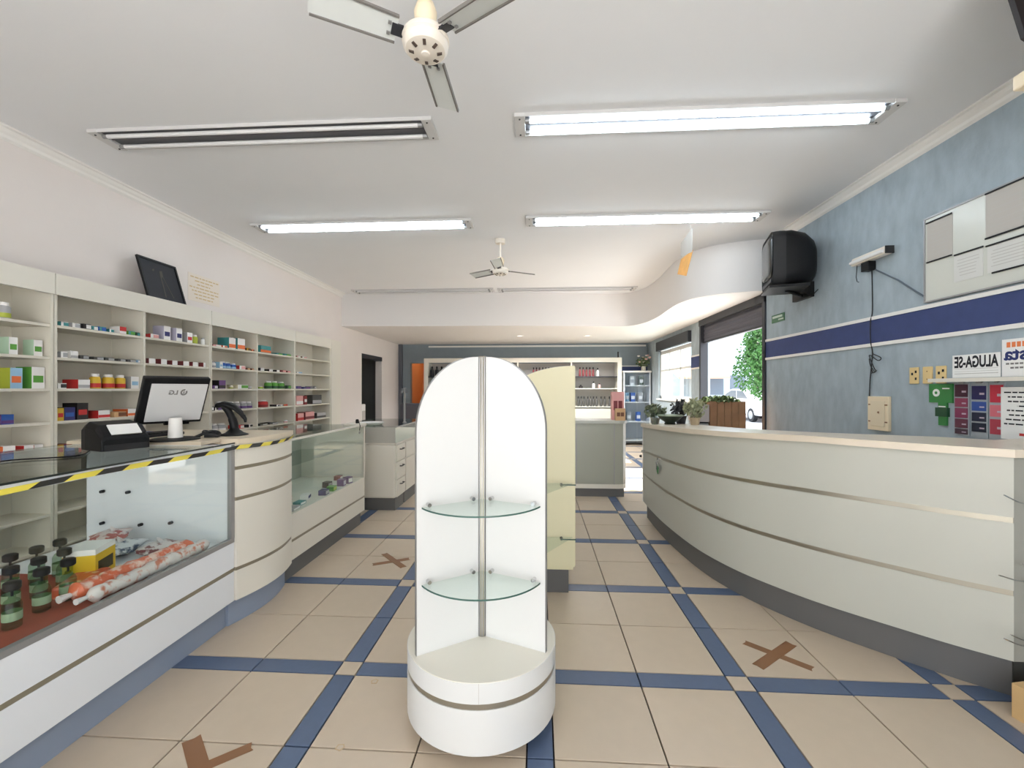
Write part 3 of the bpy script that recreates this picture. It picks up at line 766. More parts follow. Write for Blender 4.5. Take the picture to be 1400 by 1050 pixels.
for k, (a, b) in enumerate(((.03, .42), (.09, .34), (.12, .30), (.02, .42), (.05, .42), (.08, .36), (.10, .34))):
    y = 4.22 + a
    while y < 4.22 + b:
        l = prnd.uniform(.02, .06); mb.box(XL + .002, XL + .0026, y, min(y + l, 4.22 + b), 2.515 - k * .035, 2.527 - k * .035); y += l + .012
build(mb, 'printed_lines', M['inkt'], t)

# ------------------------------------------------------------------ left front glass counter
CX0, CX1, CY0, CY1 = -2.59, -1.72, .55, 2.352
t = thing('glass_display_counter', 'white glass display counter at the left with hazard tape along its edge', 'counter', (CX1, CY0, 0))
bx('plinth', M['kick'], t, CX0 + .03, CX1 - .05, CY0, CY1, 0, .15)
bx('lower_panel', M['lam'], t, CX1 - .02, CX1, CY0, CY1, .15, .315)
bx('upper_panel', M['lam'], t, CX1 - .02, CX1, CY0, CY1, .337, .482)
bx('metal_strip', M['strip'], t, CX1 - .016, CX1 - .003, CY0, CY1, .315, .337)
bx('case_floor', M['lam'], t, CX0, CX1 - .02, CY0, CY1, .465, .482)
bx('base_box', M['lam'], t, CX0, CX1 - .02, CY0, CY1 - .02, .15, .465)
bx('red_liner', mat('red_brown_liner', (150, 66, 48), .7, var=.12, scale=8), t, CX0 + .1, CX1 - .03, CY0 + .1, 1.88, .482, .486)
mb = MB(); mb.box(CX1 - .022, CX1 + .002, CY0, CY1, .482, .506).box(CX1 - .022, CX1 + .002, CY1 - .024, CY1 + .002, .506, 1.035)
build(mb, 'glass_frame', M['alud'], t)
bx('front_glass', M['glassf'], t, CX1 - .014, CX1 - .008, CY0, CY1 - .024, .506, 1.035)
ep = bx('end_panel', M['lam'], t, CX0, CX1 - .022, CY1 - .018, CY1, .482, 1.035)
for x, z in ((-2.483, .765), (-2.327, .763), (-2.483, .584), (-2.252, .58), (-2.072, .594)):
    build(MB().lathe([(.009, -.022), (.009, -.003), (.006, 0)], (x, CY1 - .018, z), 10, 'y'), 'shelf_peg', M['dark'], ep)
bx('top_glass', M['glasst'], t, CX0, CX1 + .004, CY0, 2.20, 1.040, 1.048)
bx('glass_edge', mat('dark_glass_edge', (30, 40, 38), .3), t, CX1 + .004, CX1 + .006, CY0, CY1, 1.040, 1.048)
bx('top_rail', M['lam'], t, CX1 - .03, CX1 + .001, CY0, CY1, 1.010, 1.040)
bx('back_rail', M['lam'], t, CX0, CX0 + .03, CY0, CY1, 1.010, 1.040)

# drawer unit with a bowed front
t = thing('bowed_cabinet', 'white bowed counter cabinet with three metal strips, between glass counters', 'cabinet', (-1.7, CY1, 0))
def bow(off, n=14):
    ys = [CY1 + .004 + (2.885 - CY1 - .004) * i / n for i in range(n + 1)]
    return [(-1.715 + .075 * math.sin(math.pi * (.08 + .78 * (i / n))) - .012 + off, y) for i, y in enumerate(ys)]
def bowed(name, m, z0, z1, off, par, back=-2.5):
    f = bow(off); return build(MB().prism(f + [(back, f[-1][1]), (back, f[0][1])], z0, z1), name, m, par, smooth=30)
bowed('plinth', M['kick'], 0, .15, -.05, t)
bowed('drawer_front', M['lamc'], .15, .318, 0, t); bowed('metal_strip', M['strip'], .318, .338, -.004, t)
bowed('drawer_front', M['lamc'], .338, .715, 0, t); bowed('metal_strip', M['strip'], .715, .735, -.004, t)
bowed('drawer_front', M['lamc'], .735, .890, 0, t); bowed('metal_strip', M['strip'], .890, .910, -.004, t)
bowed('drawer_front', M['lamc'], .910, 1.035, 0, t)
t = thing('counter_board', 'cream counter board under the monitor and barcode scanner', 'worktop', (-2.2, 2.4, 1.0485))
f = bow(.012)
build(MB().prism(f + [(-2.57, 2.89), (-2.57, 2.21), (-1.80, 2.21), (-1.80, f[0][1])], 1.049, 1.066), 'board', M['crtop'], t)
build(MB().prism(f + [(-1.84, f[-1][1]), (-1.84, f[0][1])], 1.037, 1.049), 'front_lip', M['crtop'], t)

# hazard tape along the counter edge
t = thing('hazard_tape', 'yellow and black hazard tape along the left counter edge', 'tape', (-1.71, 1.6, 1.02))
path = []
y = .60
while y < CY1: path.append((-1.712, y, 1.020 + .004 * math.sin(y * 5) - .004 * max(0, 1.5 - y))); y += .055
for i, (x, yy) in enumerate(bow(.006)): path.append((x, yy, 1.018 + .003 * math.sin(yy * 9)))
mb = MB()
for i in range(len(path) - 1):
    (xa, ya, za), (xb, yb, zb) = path[i], path[i + 1]; w = .010
    k = (i // 2) % 2; s = .018
    p = [(xa, ya - s, za - w), (xb, yb - s, zb - w), (xb, yb + s, zb + w), (xa, ya + s, za + w)]
    q = [(v[0] + .0015, v[1], v[2]) for v in p]
    mb.add(p + q, [(3, 2, 1, 0), (4, 5, 6, 7), (0, 1, 5, 4), (2, 3, 7, 6)], k)
build(mb, 'striped_band', [M['yel'], M['hblk']], t)

# ------------------------------------------------------------------ rear glass counter on the left
QY0, QY1, QX0, QX1 = 2.90, 4.25, -2.40, -1.74
t = thing('glass_display_counter', 'cream glass display counter beyond the bowed cabinet', 'counter', (QX1, QY0, 0))
bx('plinth', M['kickg'], t, QX0 + .03, QX1 - .03, QY0, QY1 - .03, 0, .135)
bx('lower_panel', M['lamc'], t, QX1 - .02, QX1, QY0, QY1, .135, .262)
bx('upper_panel', M['lamc'], t, QX1 - .02, QX1, QY0, QY1, .282, .462)
bx('metal_strip', M['strip'], t, QX1 - .016, QX1 - .003, QY0, QY1, .262, .282)
bx('base_box', M['lamc'], t, QX0, QX1 - .02, QY0, QY1, .135, .45)
bx('case_floor', M['lamc'], t, QX0, QX1 - .02, QY0, QY1, .45, .462)
bx('front_glass', M['glassf'], t, QX1 - .012, QX1 - .005, QY0, QY1 - .02, .462, .985)
bx('end_post', M['lamc'], t, QX1 - .03, QX1 + .004, QY1 - .02, QY1 + .004, .462, .985)
bx('end_panel', M['lamc'], t, QX0, QX1 - .03, QY1 - .016, QY1, .462, .985)
bx('back_panel', M['lamg'], t, QX0, QX0 + .012, QY0 + .55, QY1 - .016, .462, .985)
bx('inner_shelf', M['glass'], t, QX0 + .02, QX1 - .2, QY0 + .02, QY1 - .02, .74, .746)
bx('top_glass', M['glasst'], t, QX0, QX1 + .004, QY0, QY1, .988, .996)
bx('top_edge', M['lamc'], t, QX1 - .02, QX1 + .012, QY0, QY1 + .01, .985, .997)
bx('end_cap', M['lamc'], t, QX1 - .16, QX1 + .014, QY1 - .14, QY1 + .02, .975, 1.012, bevel=.01)
IT = [('white and navy carton lying in the far glass case', 'white', 'navy', -1.88, 3.40, .10, .035), ('navy carton lying in the far glass case', 'navy', 'grey', -1.80, 3.54, .08, .04),
      ('green pouch box in the far glass case', 'green', 'lime', -1.80, 3.68, .07, .04), ('purple and white carton nearest the far end of the case', 'purple', 'white', -1.79, 3.98, .06, .06),
      ('purple and white carton second from the far end of the case', 'purple', 'lilac', -1.80, 3.87, .06, .06), ('small black carton behind the purple ones in the case', 'black', 'grey', -1.90, 3.80, .06, .05),
      ('small grey sachet box at the near end of the far case', 'grey', 'white', -1.80, 3.08, .12, .02), ('small teal sachet box at the near end of the far case', 'teal', 'white', -1.83, 3.22, .08, .025),
      ('tiny red carton at the back of the far case', 'red', 'white', -2.0, 3.34, .04, .03), ('dark red carton by the end panel of the far case', 'wine', 'white', -1.95, 4.12, .07, .04)]
for lab, c1, c2, x, y, w, h in IT:
    t = thing('medicine_box', lab, 'box', (x, y, .462), rot=prnd.uniform(-.3, .3))
    build(MB().box(-.03, .03, -w / 2, w / 2, 0, h), 'carton', pcm(c1), t, local=True)
    build(MB().box(.03, .031, -w * .4, w * .4, h * .2, h * .8), 'printed_panel', pcm(c2), t, local=True)
# key hanging at the far end of that counter
t = thing('key_lock', 'small black lock on the far corner of the cream glass counter', 'lock', (-1.77, 4.16, 1.012))
build(MB().lathe([(.016, 0), (.016, .03), (.010, .04)], (-1.78, 4.17, 1.012), 12), 'barrel', M['black'], t, smooth=40)
build(MB().tube([(-1.78, 4.17, 1.035), (-1.75, 4.14, 1.03), (-1.722, 4.1, .99), (-1.720, 4.08, .95)], .004, 6), 'cord', M['black'], t)
build(MB().lathe([(.014, 0), (.014, .006)], (-1.722, 4.08, .93), 12, 'x'), 'key_head', M['alud'], t)

# ------------------------------------------------------------------ inside the front case
for k, (x, y) in enumerate([(-1.90, 1.453), (-2.066, 1.576), (-2.222, 1.693), (-1.93, 1.571), (-2.066, 1.671), (-2.217, 1.785), (-1.928, 1.664), (-2.066, 1.768), (-2.214, 1.876), (-1.95, 1.345), (-2.085, 1.47)]):
    t = thing('pump_bottle', 'black capped clear bottle in the front glass case, %s, %s' % (('row by the glass', 'middle row', 'back row')[0 if x > -2 else 1 if x > -2.15 else 2], (('second from left', 'second from left', 'leftmost', 'third from left', 'third from left', 'middle one', 'rightmost', 'rightmost', 'rightmost', 'leftmost', 'leftmost')[k])), 'bottle', (x, y, .486), 'black capped bottles in the front glass case')
    build(MB().lathe([(.022, 0), (.026, .004), (.026, .085), (.020, .10), (.010, .108), (.010, .115)], (x, y, .486), 14), 'body', glass('green_bottle_glass', (214, 228, 212), .8), t, smooth=40)
    build(MB().lathe([(.004, .115), (.004, .145)], (x, y, .486), 8), 'stem', M['black'], t)
    build(MB().lathe([(.020, .138), (.024, .142), (.024, .164), (.018, .168)], (x, y, .486), 14), 'cap', M['black'], t, smooth=40)
    build(MB().lathe([(.0265, .03), (.0265, .06)], (x, y, .486), 14, cap=False), 'label_band', mat('pale_green_label', (150, 172, 140), .6), t, smooth=40)
t = thing('yellow_box', 'yellow carton with white top among black capped bottles', 'box', (-2.06, 1.87, .486), rot=R(20))
build(MB().box(-.06, .06, -.075, .075, 0, .12), 'carton', mat('yellow_carton', (226, 186, 34), .5), t, local=True)
build(MB().box(-.06, .06, -.075, .075, .12, .145), 'lid', M['paper'], t, local=True)
build(MB().box(.06, .061, -.055, .055, .03, .085), 'printed_panel', mat('dark_print', (70, 60, 30), .6), t, local=True)
t = thing('orange_tray', 'orange red flat packet behind the long wrapped packs', 'packet', (-1.97, 1.76, .486), rot=R(25))
build(MB().box(-.06, .06, -.10, .10, 0, .05), 'packet', mat2('orange_red_packet', (204, 92, 58), (226, 190, 150), 30, .5, .62), t, local=True, bevel=.01)
def longpack(label, x0, y0, x1, y1, r, m, z):
    t = thing('wrapped_pack', label, 'packet', (x0, y0, z))
    a, b = Vector((x0, y0, z + r)), Vector((x1, y1, z + r)); n = 26
    pts = [a + (b - a) * i / n + Vector((prnd.uniform(-.004, .004), 0, prnd.uniform(-.003, .003))) for i in range(n + 1)]
    rr = [r * (.25 if i in (0, n) else (.75 + .25 * abs(math.sin(i * 1.25)) + prnd.uniform(-.04, .04))) for i in range(n + 1)]
    build(MB().tube(pts, rr, 12), 'film', m, t, smooth=60)
    build(MB().tube([pts[0], pts[0] + (a - b).normalized() * .04], [r * .25, r * .4], 8), 'twisted_end', mat('clear_film', (226, 220, 220), .3), t)
longpack('long orange wrapped pack in the front case', -1.87, 1.62, -1.83, 2.19, .040, mat2('orange_pack_film', (216, 104, 66), (232, 200, 186), 26, .48, .60), .486)
longpack('long whitish wrapped pack against the front glass', -1.795, 1.62, -1.782, 2.24, .032, mat2('white_pack_film', (224, 214, 210), (206, 120, 92), 30, .52, .66), .486)
def bag(label, x, y, z, sx, sy, sz, m, rz):
    t = thing('plastic_bag', label, 'bag', (x, y, z), rot=rz)
    b = MB(); n, k = 14, 9; vs = []
    for i in range(k + 1):
        ph = math.pi * i / k
        for j in range(n):
            th = 2 * math.pi * j / n
            q = 1 + .18 * math.sin(3 * th + i) + prnd.uniform(-.08, .08)
            vs.append((sx * math.sin(ph) * math.cos(th) * q, sy * math.sin(ph) * math.sin(th) * q, sz * (1 - math.cos(ph)) * .5 * (1 + .05 * math.sin(4 * th))))
    b.add(vs, [(i * n + j, i * n + (j + 1) % n, (i + 1) * n + (j + 1) % n, (i + 1) * n + j) for i in range(k) for j in range(n)])
    build(b, 'film', m, t, smooth=50, local=True)
    build(MB().tube([(0, 0, sz * .9), (.01, .01, sz * 1.15)], [.006, .025], 8), 'gathered_top', mat('clear_film', (226, 220, 220), .3), t, local=True)
bag('reddish white plastic bag on top of the pile in the front case', -2.30, 2.20, .535, .08, .10, .05, mat2('pink_bag_film', (222, 208, 206), (176, 92, 88), 22, .48, .56), .4)
bag('bluish white plastic bag below the reddish one', -2.20, 2.14, .486, .10, .12, .065, mat2('blue_bag_film', (214, 218, 222), (70, 84, 110), 20, .52, .60), .1)
bag('whitish plastic bag with dark print beside the white end panel', -2.02, 2.18, .486, .07, .10, .05, mat2('dark_print_film', (212, 206, 206), (120, 60, 62), 24, .52, .60), -.3)

# ------------------------------------------------------------------ things on the left counter
t = thing('receipt_printer', 'black receipt printer on the glass counter top', 'printer', (-2.14, 2.07, 1.0485), rot=R(70))
sec = lambda y, w, z1: [(-w, y, 0), (w, y, 0), (w, y, z1 * .80), (w * .84, y, z1), (-w * .84, y, z1), (-w, y, z1 * .80)]
build(MB().loft([sec(-.10, .095, .055), sec(-.095, .10, .07), sec(-.035, .10, .125), sec(.05, .10, .14), sec(.10, .095, .12)]), 'body', M['black'], t, local=True, bevel=.006)
build(MB().obox((.005, -.069, .101), (.062, 0, 0), (0, .024, .0225), (0, -.002, .002)), 'paper_window', M['paper'], t, local=True)
build(MB().obox((.083, -.062, .100), (.008, 0, 0), (0, .02, .018), (0, -.002, .002)), 'button_panel', M['dark'], t, local=True)
build(MB().box(-.09, .09, -.106, -.09, 0, .03), 'front_lip', M['soft'], t, local=True, bevel=.004)

t = thing('monitor', 'black computer monitor turned to show its pale grey back', 'monitor', (-2.02, 2.30, 1.066))
al = R(28); n0 = Vector((math.cos(al), -math.sin(al), 0)); u = Vector((math.sin(al), math.cos(al), 0)); tl = R(27)
w = (Vector((0, 0, 1)) * math.cos(tl) + n0 * math.sin(tl)).normalized(); nn = u.cross(w); 
if nn.dot(n0) < 0: nn = -nn
pc = Vector((-2.035, 2.30, 1.29))
hw, hh = .155, .142
build(MB().obox(pc, u * hw, w * hh, nn * .016), 'casing', M['black'], t, bevel=.006)
build(MB().obox(pc - nn * .0165, u * (hw - .015), w * (hh - .015), nn * .001), 'screen', mat('dark_screen', (14, 15, 18), .1), t)
bp = build(MB().obox(pc + nn * .018 - w * .008 + u * .012, u * (hw - .022), w * (hh - .026), nn * .003), 'back_panel', mat('pale_grey_back', (206, 206, 206), .45), t, bevel=.002)
lo = pc + nn * .0215
lg = text_mb('LG', .036, lo + u * .005 + w * .045, -u, w, sx=1, bold=.04)
build(lg, 'lettering', M['inkg'], bp)
ring = MB(); cc = lo + u * .032 + w * .058
for i in range(20):
    a0, a1 = 2 * math.pi * i / 20, 2 * math.pi * (i + 1) / 20
    if i in (2, 3): continue
    f_ = lambda a, r: cc + u * r * math.cos(a) * .85 + w * r * math.sin(a)
    ring.add([f_(a0, .020), f_(a1, .020), f_(a1, .010), f_(a0, .010)], [(0, 1, 2, 3)])
ring.add([cc - u * .003 - w * .008, cc + u * .003 - w * .008, cc + u * .003 + w * .006, cc - u * .003 + w * .006], [(0, 1, 2, 3)])
build(ring, 'round_emblem', M['inkg'], bp)
bx_c = Vector((-2.03, 2.30, 0))
build(MB().lathe([(.036, 1.074), (.034, 1.10), (.030, 1.19)], (-2.015, 2.29, 0), 16), 'neck', M['white'], t, smooth=40)
build(MB().lathe([(.12, 1.066), (.12, 1.072), (.10, 1.078), (.04, 1.082)], (-2.03, 2.30, 0), 28), 'foot', M['black'], t, smooth=40)
build(MB().obox(pc - w * .135 + nn * .022 + u * .03, u * .06, w * .010, nn * .006), 'bottom_clip', M['black'], t)
t = thing('keyboard', 'black keyboard lying behind the monitor foot', 'keyboard', (-2.32, 2.42, 1.066), rot=R(80))
build(MB().box(-.19, .19, -.065, .065, 0, .018), 'base', M['soft'], t, local=True, bevel=.004)
kb = MB()
for i in range(15):
    for j in range(5): kb.box(-.18 + i * .024, -.18 + i * .024 + .020, -.055 + j * .022, -.055 + j * .022 + .018, .018, .024)
kk = build(kb, 'keys', M['black'], t, local=True); kk['kind'] = 'stuff'
t = thing('blue_carton', 'flat blue carton beside the monitor foot', 'box', (-2.26, 2.27, 1.066), rot=R(15))
build(MB().box(-.06, .06, -.025, .025, 0, .022), 'carton', pcm('blue'), t, local=True)
build(MB().box(-.045, .045, -.0255, -.025, .006, .016), 'printed_panel', pcm('sky'), t, local=True)
t = thing('black_cable_bundle', 'tangled black cables behind the monitor foot', 'cable', (-1.93, 2.44, 1.066))
pts = [(-1.98, 2.38, 1.07), (-1.93, 2.44, 1.10), (-1.90, 2.47, 1.09), (-1.88, 2.43, 1.075), (-1.93, 2.40, 1.09), (-1.97, 2.45, 1.10), (-1.91, 2.49, 1.075), (-1.87, 2.50, 1.072)]
build(MB().tube(spline(pts, 6), .009, 6), 'cable', M['soft'], t, smooth=60)
build(MB().obox((-1.93, 2.45, 1.078), (.03, .012, 0), (-.008, .02, 0), (0, 0, .012)), 'adapter', M['soft'], t)

t = thing('barcode_scanner', 'black handheld barcode scanner resting on its curved stand', 'scanner', (-1.87, 2.56, 1.066))
build(MB().lathe([(.075, 1.066), (.075, 1.072), (.05, 1.082), (.028, 1.10), (.022, 1.115)], (-1.87, 2.56, 0), 20), 'stand_base', M['black'], t, smooth=50)
build(MB().tube(spline([(-1.87, 2.56, 1.09), (-1.875, 2.56, 1.14), (-1.90, 2.56, 1.20), (-1.935, 2.56, 1.245)], 5), [.024] * 8 + [.02] * 8, 12), 'stand_neck', M['black'], t, smooth=60)
sc_ = [(-1.985, .012, 1.246), (-1.975, .028, 1.250), (-1.94, .033, 1.256), (-1.90, .030, 1.250), (-1.86, .026, 1.232), (-1.83, .022, 1.205), (-1.812, .016, 1.18)]
build(MB().loft([[(x + .2 * r * math.sin(a), 2.56 + r * math.cos(a), z + r * .62 * math.sin(a)) for a in [2 * math.pi * k / 12 for k in range(12)]] for x, r, z in sc_]), 'scanner_head', M['black'], t, smooth=60)
build(MB().tube([(-1.815, 2.56, 1.185), (-1.800, 2.56, 1.165), (-1.798, 2.56, 1.145)], [.014, .010, .006], 8), 'nose', M['black'], t, smooth=60)
# loose cables on the counter
t = thing('black_cable', 'thin black cable trailing over the left glass counter', 'cable', (-2.0, 1.5, 1.0485))
build(MB().tube(spline([(-2.15, 1.95, 1.053), (-2.05, 1.80, 1.053), (-2.2, 1.66, 1.053), (-2.05, 1.5, 1.053), (-1.9, 1.30, 1.053), (-1.8, 1.1, 1.053)], 8), .0035, 6), 'cable', M['black'], t)

# ------------------------------------------------------------------ round display stand in the middle
def panel_poly(L, z0, zo, z1, n=16):
    pts = [(0, z0), (L, z0), (L, zo)]
    for i in range(1, n + 1):
        a = math.pi / 2 * i / n
        pts.append((L * math.cos(a) if i < n else 0.0, zo + (z1 - zo) * math.sin(a)))
    return pts
def arch_panel(name, cx, cy, ang, r0, L, z0, zo, z1, th, m, par):
    d = Vector((math.cos(R(ang)), math.sin(R(ang)), 0)); n = Vector((-d.y, d.x, 0))
    o = Vector((cx, cy, 0)) + d * r0 - n * th / 2 * -1
    p = panel_poly(L, z0, zo, z1)
    pn = build(MB().slab(p, o, d, (0, 0, 1), th), name, m, par)
    # metal edging round the outside
    mb = MB(); e = p[1:]
    nn = d.cross(Vector((0, 0, 1)))
    for i in range(len(e) - 1):
        a, b = Vector(e[i]), Vector(e[i + 1]); tdir = (b - a)
        if tdir.length < 1e-5: continue
        no = Vector((tdir.y, -tdir.x)).normalized() * .002
        q = [a, b, b + no, a + no]
        P = [o + d * v.x + Vector((0, 0, v.y)) for v in q]
        mb.add([x - nn * .001 for x in P] + [x + nn * (th + .001) for x in P], [(0, 1, 2, 3), (7, 6, 5, 4), (0, 4, 5, 1), (1, 5, 6, 2), (2, 6, 7, 3), (3, 7, 4, 0)])
    build(mb, 'edge_trim', M['alud'], pn)
    return d
GX, GY, GR = -.235, 1.825, .314
t = thing('display_stand', 'white round display stand with arched panels and glass shelves', 'display stand', (GX, GY, 0))
ov = lambda r0, z0, r1, z1, n=48: MB().lathe([(r0, z0), (r1, z1)], (GX, GY, 0), n)
build(MB().lathe([(GR - .015, .04), (GR - .004, .05), (GR - .004, .212)], (GX, GY, 0), 64), 'base_drum', M['stand'], t, smooth=35)
build(MB().lathe([(GR - .004, .234), (GR - .004, .306)], (GX, GY, 0), 64), 'upper_drum', M['stand'], t, smooth=35)
build(MB().lathe([(GR - .007, .212), (GR - .007, .234)], (GX, GY, 0), 64), 'metal_band', M['alu'], t, smooth=35)
build(MB().lathe([(GR - .006, .306), (GR - .007, .308)], (GX, GY, 0), 64), 'base_top', M['lamc'], t, smooth=35)
bx('drum_seam', M['greyp'], t, GX + .026, GX + .0275, GY - GR + .0045, GY - GR + .01, .234, .306)
for a in (-100, 20, 140):
    x, y = GX + .22 * math.cos(R(a)), GY + .22 * math.sin(R(a))
    cst = build(MB().lathe([(.022, -.012), (.022, .012)], (x, y, .022), 16, 'x'), 'castor', M['black'], t, smooth=40)
    bx('castor_fork', M['dark'], cst, x - .018, x + .018, y - .012, y + .012, .026, .042)
build(MB().lathe([(.020, .308), (.020, 1.485), (.016, 1.490)], (GX, GY, 0), 20), 'post', M['alu'], t, smooth=40)
for a in (246, 276, 306):
    x, y = GX + .0205 * math.cos(R(a)), GY + .0205 * math.sin(R(a))
    bx('post_groove', M['alud'], t, x - .002, x + .002, y - .002, y + .002, .31, 1.484)
AN = (214, 338, 96)
for a in AN: arch_panel('arched_panel', GX, GY, a, .021, .268, .308, 1.185, 1.485, .015, M['stand'], t)
def sector(cx, cy, r, a0, a1, z0, z1, inset=.022, n=24):
    p = arc(cx, cy, r, a0, a1, n)
    # bow the rim outwards a little less than a full circle
    return [(cx + inset * math.cos(R((a0 + a1) / 2)), cy + inset * math.sin(R((a0 + a1) / 2)))] + p
for z in (.886, .584):
    pl = sector(GX, GY, .272, 218, 334, z, z)
    g = build(MB().prism(pl, z - .003, z + .003), 'glass_shelf', M['glass'], t)
    em = MB(); q = pl[1:]
    for i in range(len(q) - 1):
        (xa, ya), (xb, yb) = q[i], q[i + 1]; k = 1.006
        xa2, ya2, xb2, yb2 = GX + (xa - GX) * k, GY + (ya - GY) * k, GX + (xb - GX) * k, GY + (yb - GY) * k
        em.add([(xa2, ya2, z - .003), (xb2, yb2, z - .003), (xb2, yb2, z + .003), (xa2, ya2, z + .003), (xa, ya, z - .003), (xb, yb, z - .003), (xb, yb, z + .003), (xa, ya, z + .003)],
               [(0, 1, 2, 3), (3, 2, 6, 7), (0, 4, 5, 1)])
    build(em, 'polished_rim', M['edge'], g)
    for a, s in ((214, 1), (338, -1)):
        d = Vector((math.cos(R(a)), math.sin(R(a)), 0)); n = Vector((-d.y, d.x, 0)) * s
        for r in (.055, .245):
            c = Vector((GX, GY, z + .010)) + d * r + n * .010
            build(MB().tube([c, c + n * .022], [.008, .008], 12), 'shelf_clip', M['chrome'], t, smooth=40)
    d3 = Vector((math.cos(R(96)), math.sin(R(96)), 0))
    for a0, a1 in ((342, 450), (102, 210)):
        build(MB().prism(sector(GX, GY, .272, a0, a1, z, z), z - .003, z + .003), 'glass_shelf', M['glass'], t)

# second stand behind it
t = thing('display_stand', 'pale yellow arched display stand half hidden behind the round one', 'display stand', (.05, 3.0, 0))
yl = mat('pale_yellow_laminate', (224, 218, 184), .4)
arch_panel('arched_panel', .247, 2.85, 180, .005, .52, .185, 1.20, 1.503, .016, yl, t)
arch_panel('arched_panel', .240, 2.86, 91, .005, .45, .185, 1.20, 1.50, .016, yl, t)
bx('plinth', M['kickg'], t, -.25, .205, 2.88, 3.28, 0, .16)
bx('base_board', yl, t, -.28, .235, 2.86, 3.31, .16, .185)
for z in (.735, .385):
    pl = sector(.245, 2.838, .34, 184, 236, z, z)
    g = build(MB().prism(pl, z - .003, z + .003), 'glass_shelf', M['glass'], t)
    build(MB().lathe([(.010, -.02), (.010, 0)], (.155, 2.842, z - .01), 10, 'y'), 'shelf_clip', M['black'], t)
    bx('price_rail', M['edge'], g, .15, .245, 2.78, 2.786, z - .003, z + .004)

# ------------------------------------------------------------------ curved counter on the right
K = [(1.15, 4.62), (1.142, 4.2), (1.155, 3.80), (1.215, 3.28), (1.325, 2.92), (1.47, 2.66), (1.614, 2.467), (1.80, 2.275), (1.945, 2.135), (2.083, 2.025)]
KS = [Vector((p.x, p.y)) for p in spline([(a, b, 0) for a, b in K], 6)]
def offs(pts, d):
    out = []
    for i, p in enumerate(pts):
        a = pts[max(0, i - 1)]; b = pts[min(len(pts) - 1, i + 1)]; tt = (b - a).normalized()
        out.append(p + Vector((-tt.y, tt.x)) * d)
    return out
side = 1 if offs(KS, .1)[0].x > KS[0].x else -1      # +side points behind the counter
off = lambda d: [(p.x, p.y) for p in offs(KS, d * side)]
sc = lambda y: min(1, max(0, (y - 2.5) / 2.1))
lv = lambda z, dz: (lambda p: z - dz * sc(p[1]))
t = thing('curved_counter', 'long curved cream counter with two metal strips on the right', 'counter', (1.3, 3.0, 0))
def shell(name, m, d0, d1, z0, z1, i0=0, i1=None, bev=0):
    a = off(d0)[i0:i1]; b = off(d1)[i0:i1][::-1]
    return build(MB().prism(a + b, z0, z1), name, m, t, smooth=30)
shell('plinth', M['kickg'], 0, .03, 0, .175)
CUT = 16
levels = [(lv(.170, .0), lv(.452, .0)), (lv(.476, .0), lv(.768, .075)), (lv(.792, .075), lv(1.055, .10))]
for z0, z1 in levels:
    shell('front_panel', M['lamg'], -.04, -.018, z0, z1, 0, CUT)
    shell('front_panel', M['lamg'], -.04, -.018, z0, z1, CUT - 1, None)
for z, dz in ((.452, 0), (.768, .075)):
    shell('metal_strip', M['alu'], -.038, -.020, lv(z, dz), lv(z + .024, dz))
shell('carcass', M['lamc'], -.018, .40, .17, lv(.99, .10))
ft, bk = off(-.065), off(.42)
build(MB().prism(ft + [(2.725, 1.985), (2.725, 2.50)] + bk[::-1], lv(1.055, .10), lv(1.090, .10)), 'counter_top', M['beige'], t)
bx('end_panel', mat('grey_end_panel', (150, 150, 142), .6), t, 2.058, 2.725, 1.994, 2.014, .17, 1.055)
bx('end_plinth', mat('dark_plinth', (60, 60, 58), .6), t, 2.085, 2.72, 2.022, 2.04, 0, .17)
p0 = off(-.042)[0]
bx('far_edge_strip', M['white'], t, p0[0] - .002, p0[0] + .012, p0[1] - .002, p0[1] + .012, .17, .955)
for i, (xa, ya, za, xb, yb, zb) in enumerate(((2.14, 1.985, .85, 1.955, 1.93, .905), (2.14, 1.985, .60, 2.03, 1.94, .615), (2.14, 1.985, .525, 1.935, 1.93, .568), (2.14, 1.985, .245, 1.945, 1.92, .308), (2.14, 1.985, .27, 1.99, 1.94, .315))):
    hk = thing('wire_hook', ('thin metal wire hook at the counter end, topmost', 'short thin wire hook at the counter end, second from top', 'thin metal wire hook at the counter end, third from top', 'thin metal wire hook at the counter end, lowest', 'short thin wire hook just above the lowest one')[i], 'hook', (xa, ya, za), 'wire hooks on the counter end')
    build(MB().tube(spline([(xa, ya, za), ((xa + xb) / 2, (ya + yb) / 2, za * .55 + zb * .45 - .008), (xb, yb, zb)], 6), .0028, 6), 'wire', M['chrome'], hk, smooth=60)
    build(MB().lathe([(.007, -.004), (.007, .005)], (xa, ya, za), 8, 'y'), 'wire_socket', M['alud'], hk)
# bunch of keys on the upper strip
q = off(-.042)[9]
t = thing('key_bunch', 'bunch of keys with green tag hanging from the curved counter', 'keys', (q[0] - .01, q[1], .70))
x, y = q[0] - .012, q[1]
build(MB().lathe([(.012, 0), (.012, .02)], (x, y, .715), 12, 'x'), 'lock_barrel', M['chrome'], t, smooth=40)
build(MB().tube([(x, y + .0 + .016 * math.cos(a), .695 + .022 * math.sin(a)) for a in [2 * math.pi * k / 16 for k in range(17)]], .0022, 6), 'ring', M['chrome'], t)
for k, (dy, dz, m) in enumerate(((-.02, .66, M['chrome']), (.012, .65, M['alud']), (.03, .665, M['alud']))):
    kb = build(MB().slab([(-.006, 0), (.006, 0), (.006, -.03), (.003, -.035), (.006, -.04), (0, -.055), (-.006, -.045)], (x - .004, y + dy, dz), (0, 1, 0), (0, 0, 1), .002), 'key', m, t)
    build(MB().lathe([(.013, -.001), (.013, .003)], (x - .004, y + dy, dz + .005), 12, 'x'), 'key_bow', m, kb)
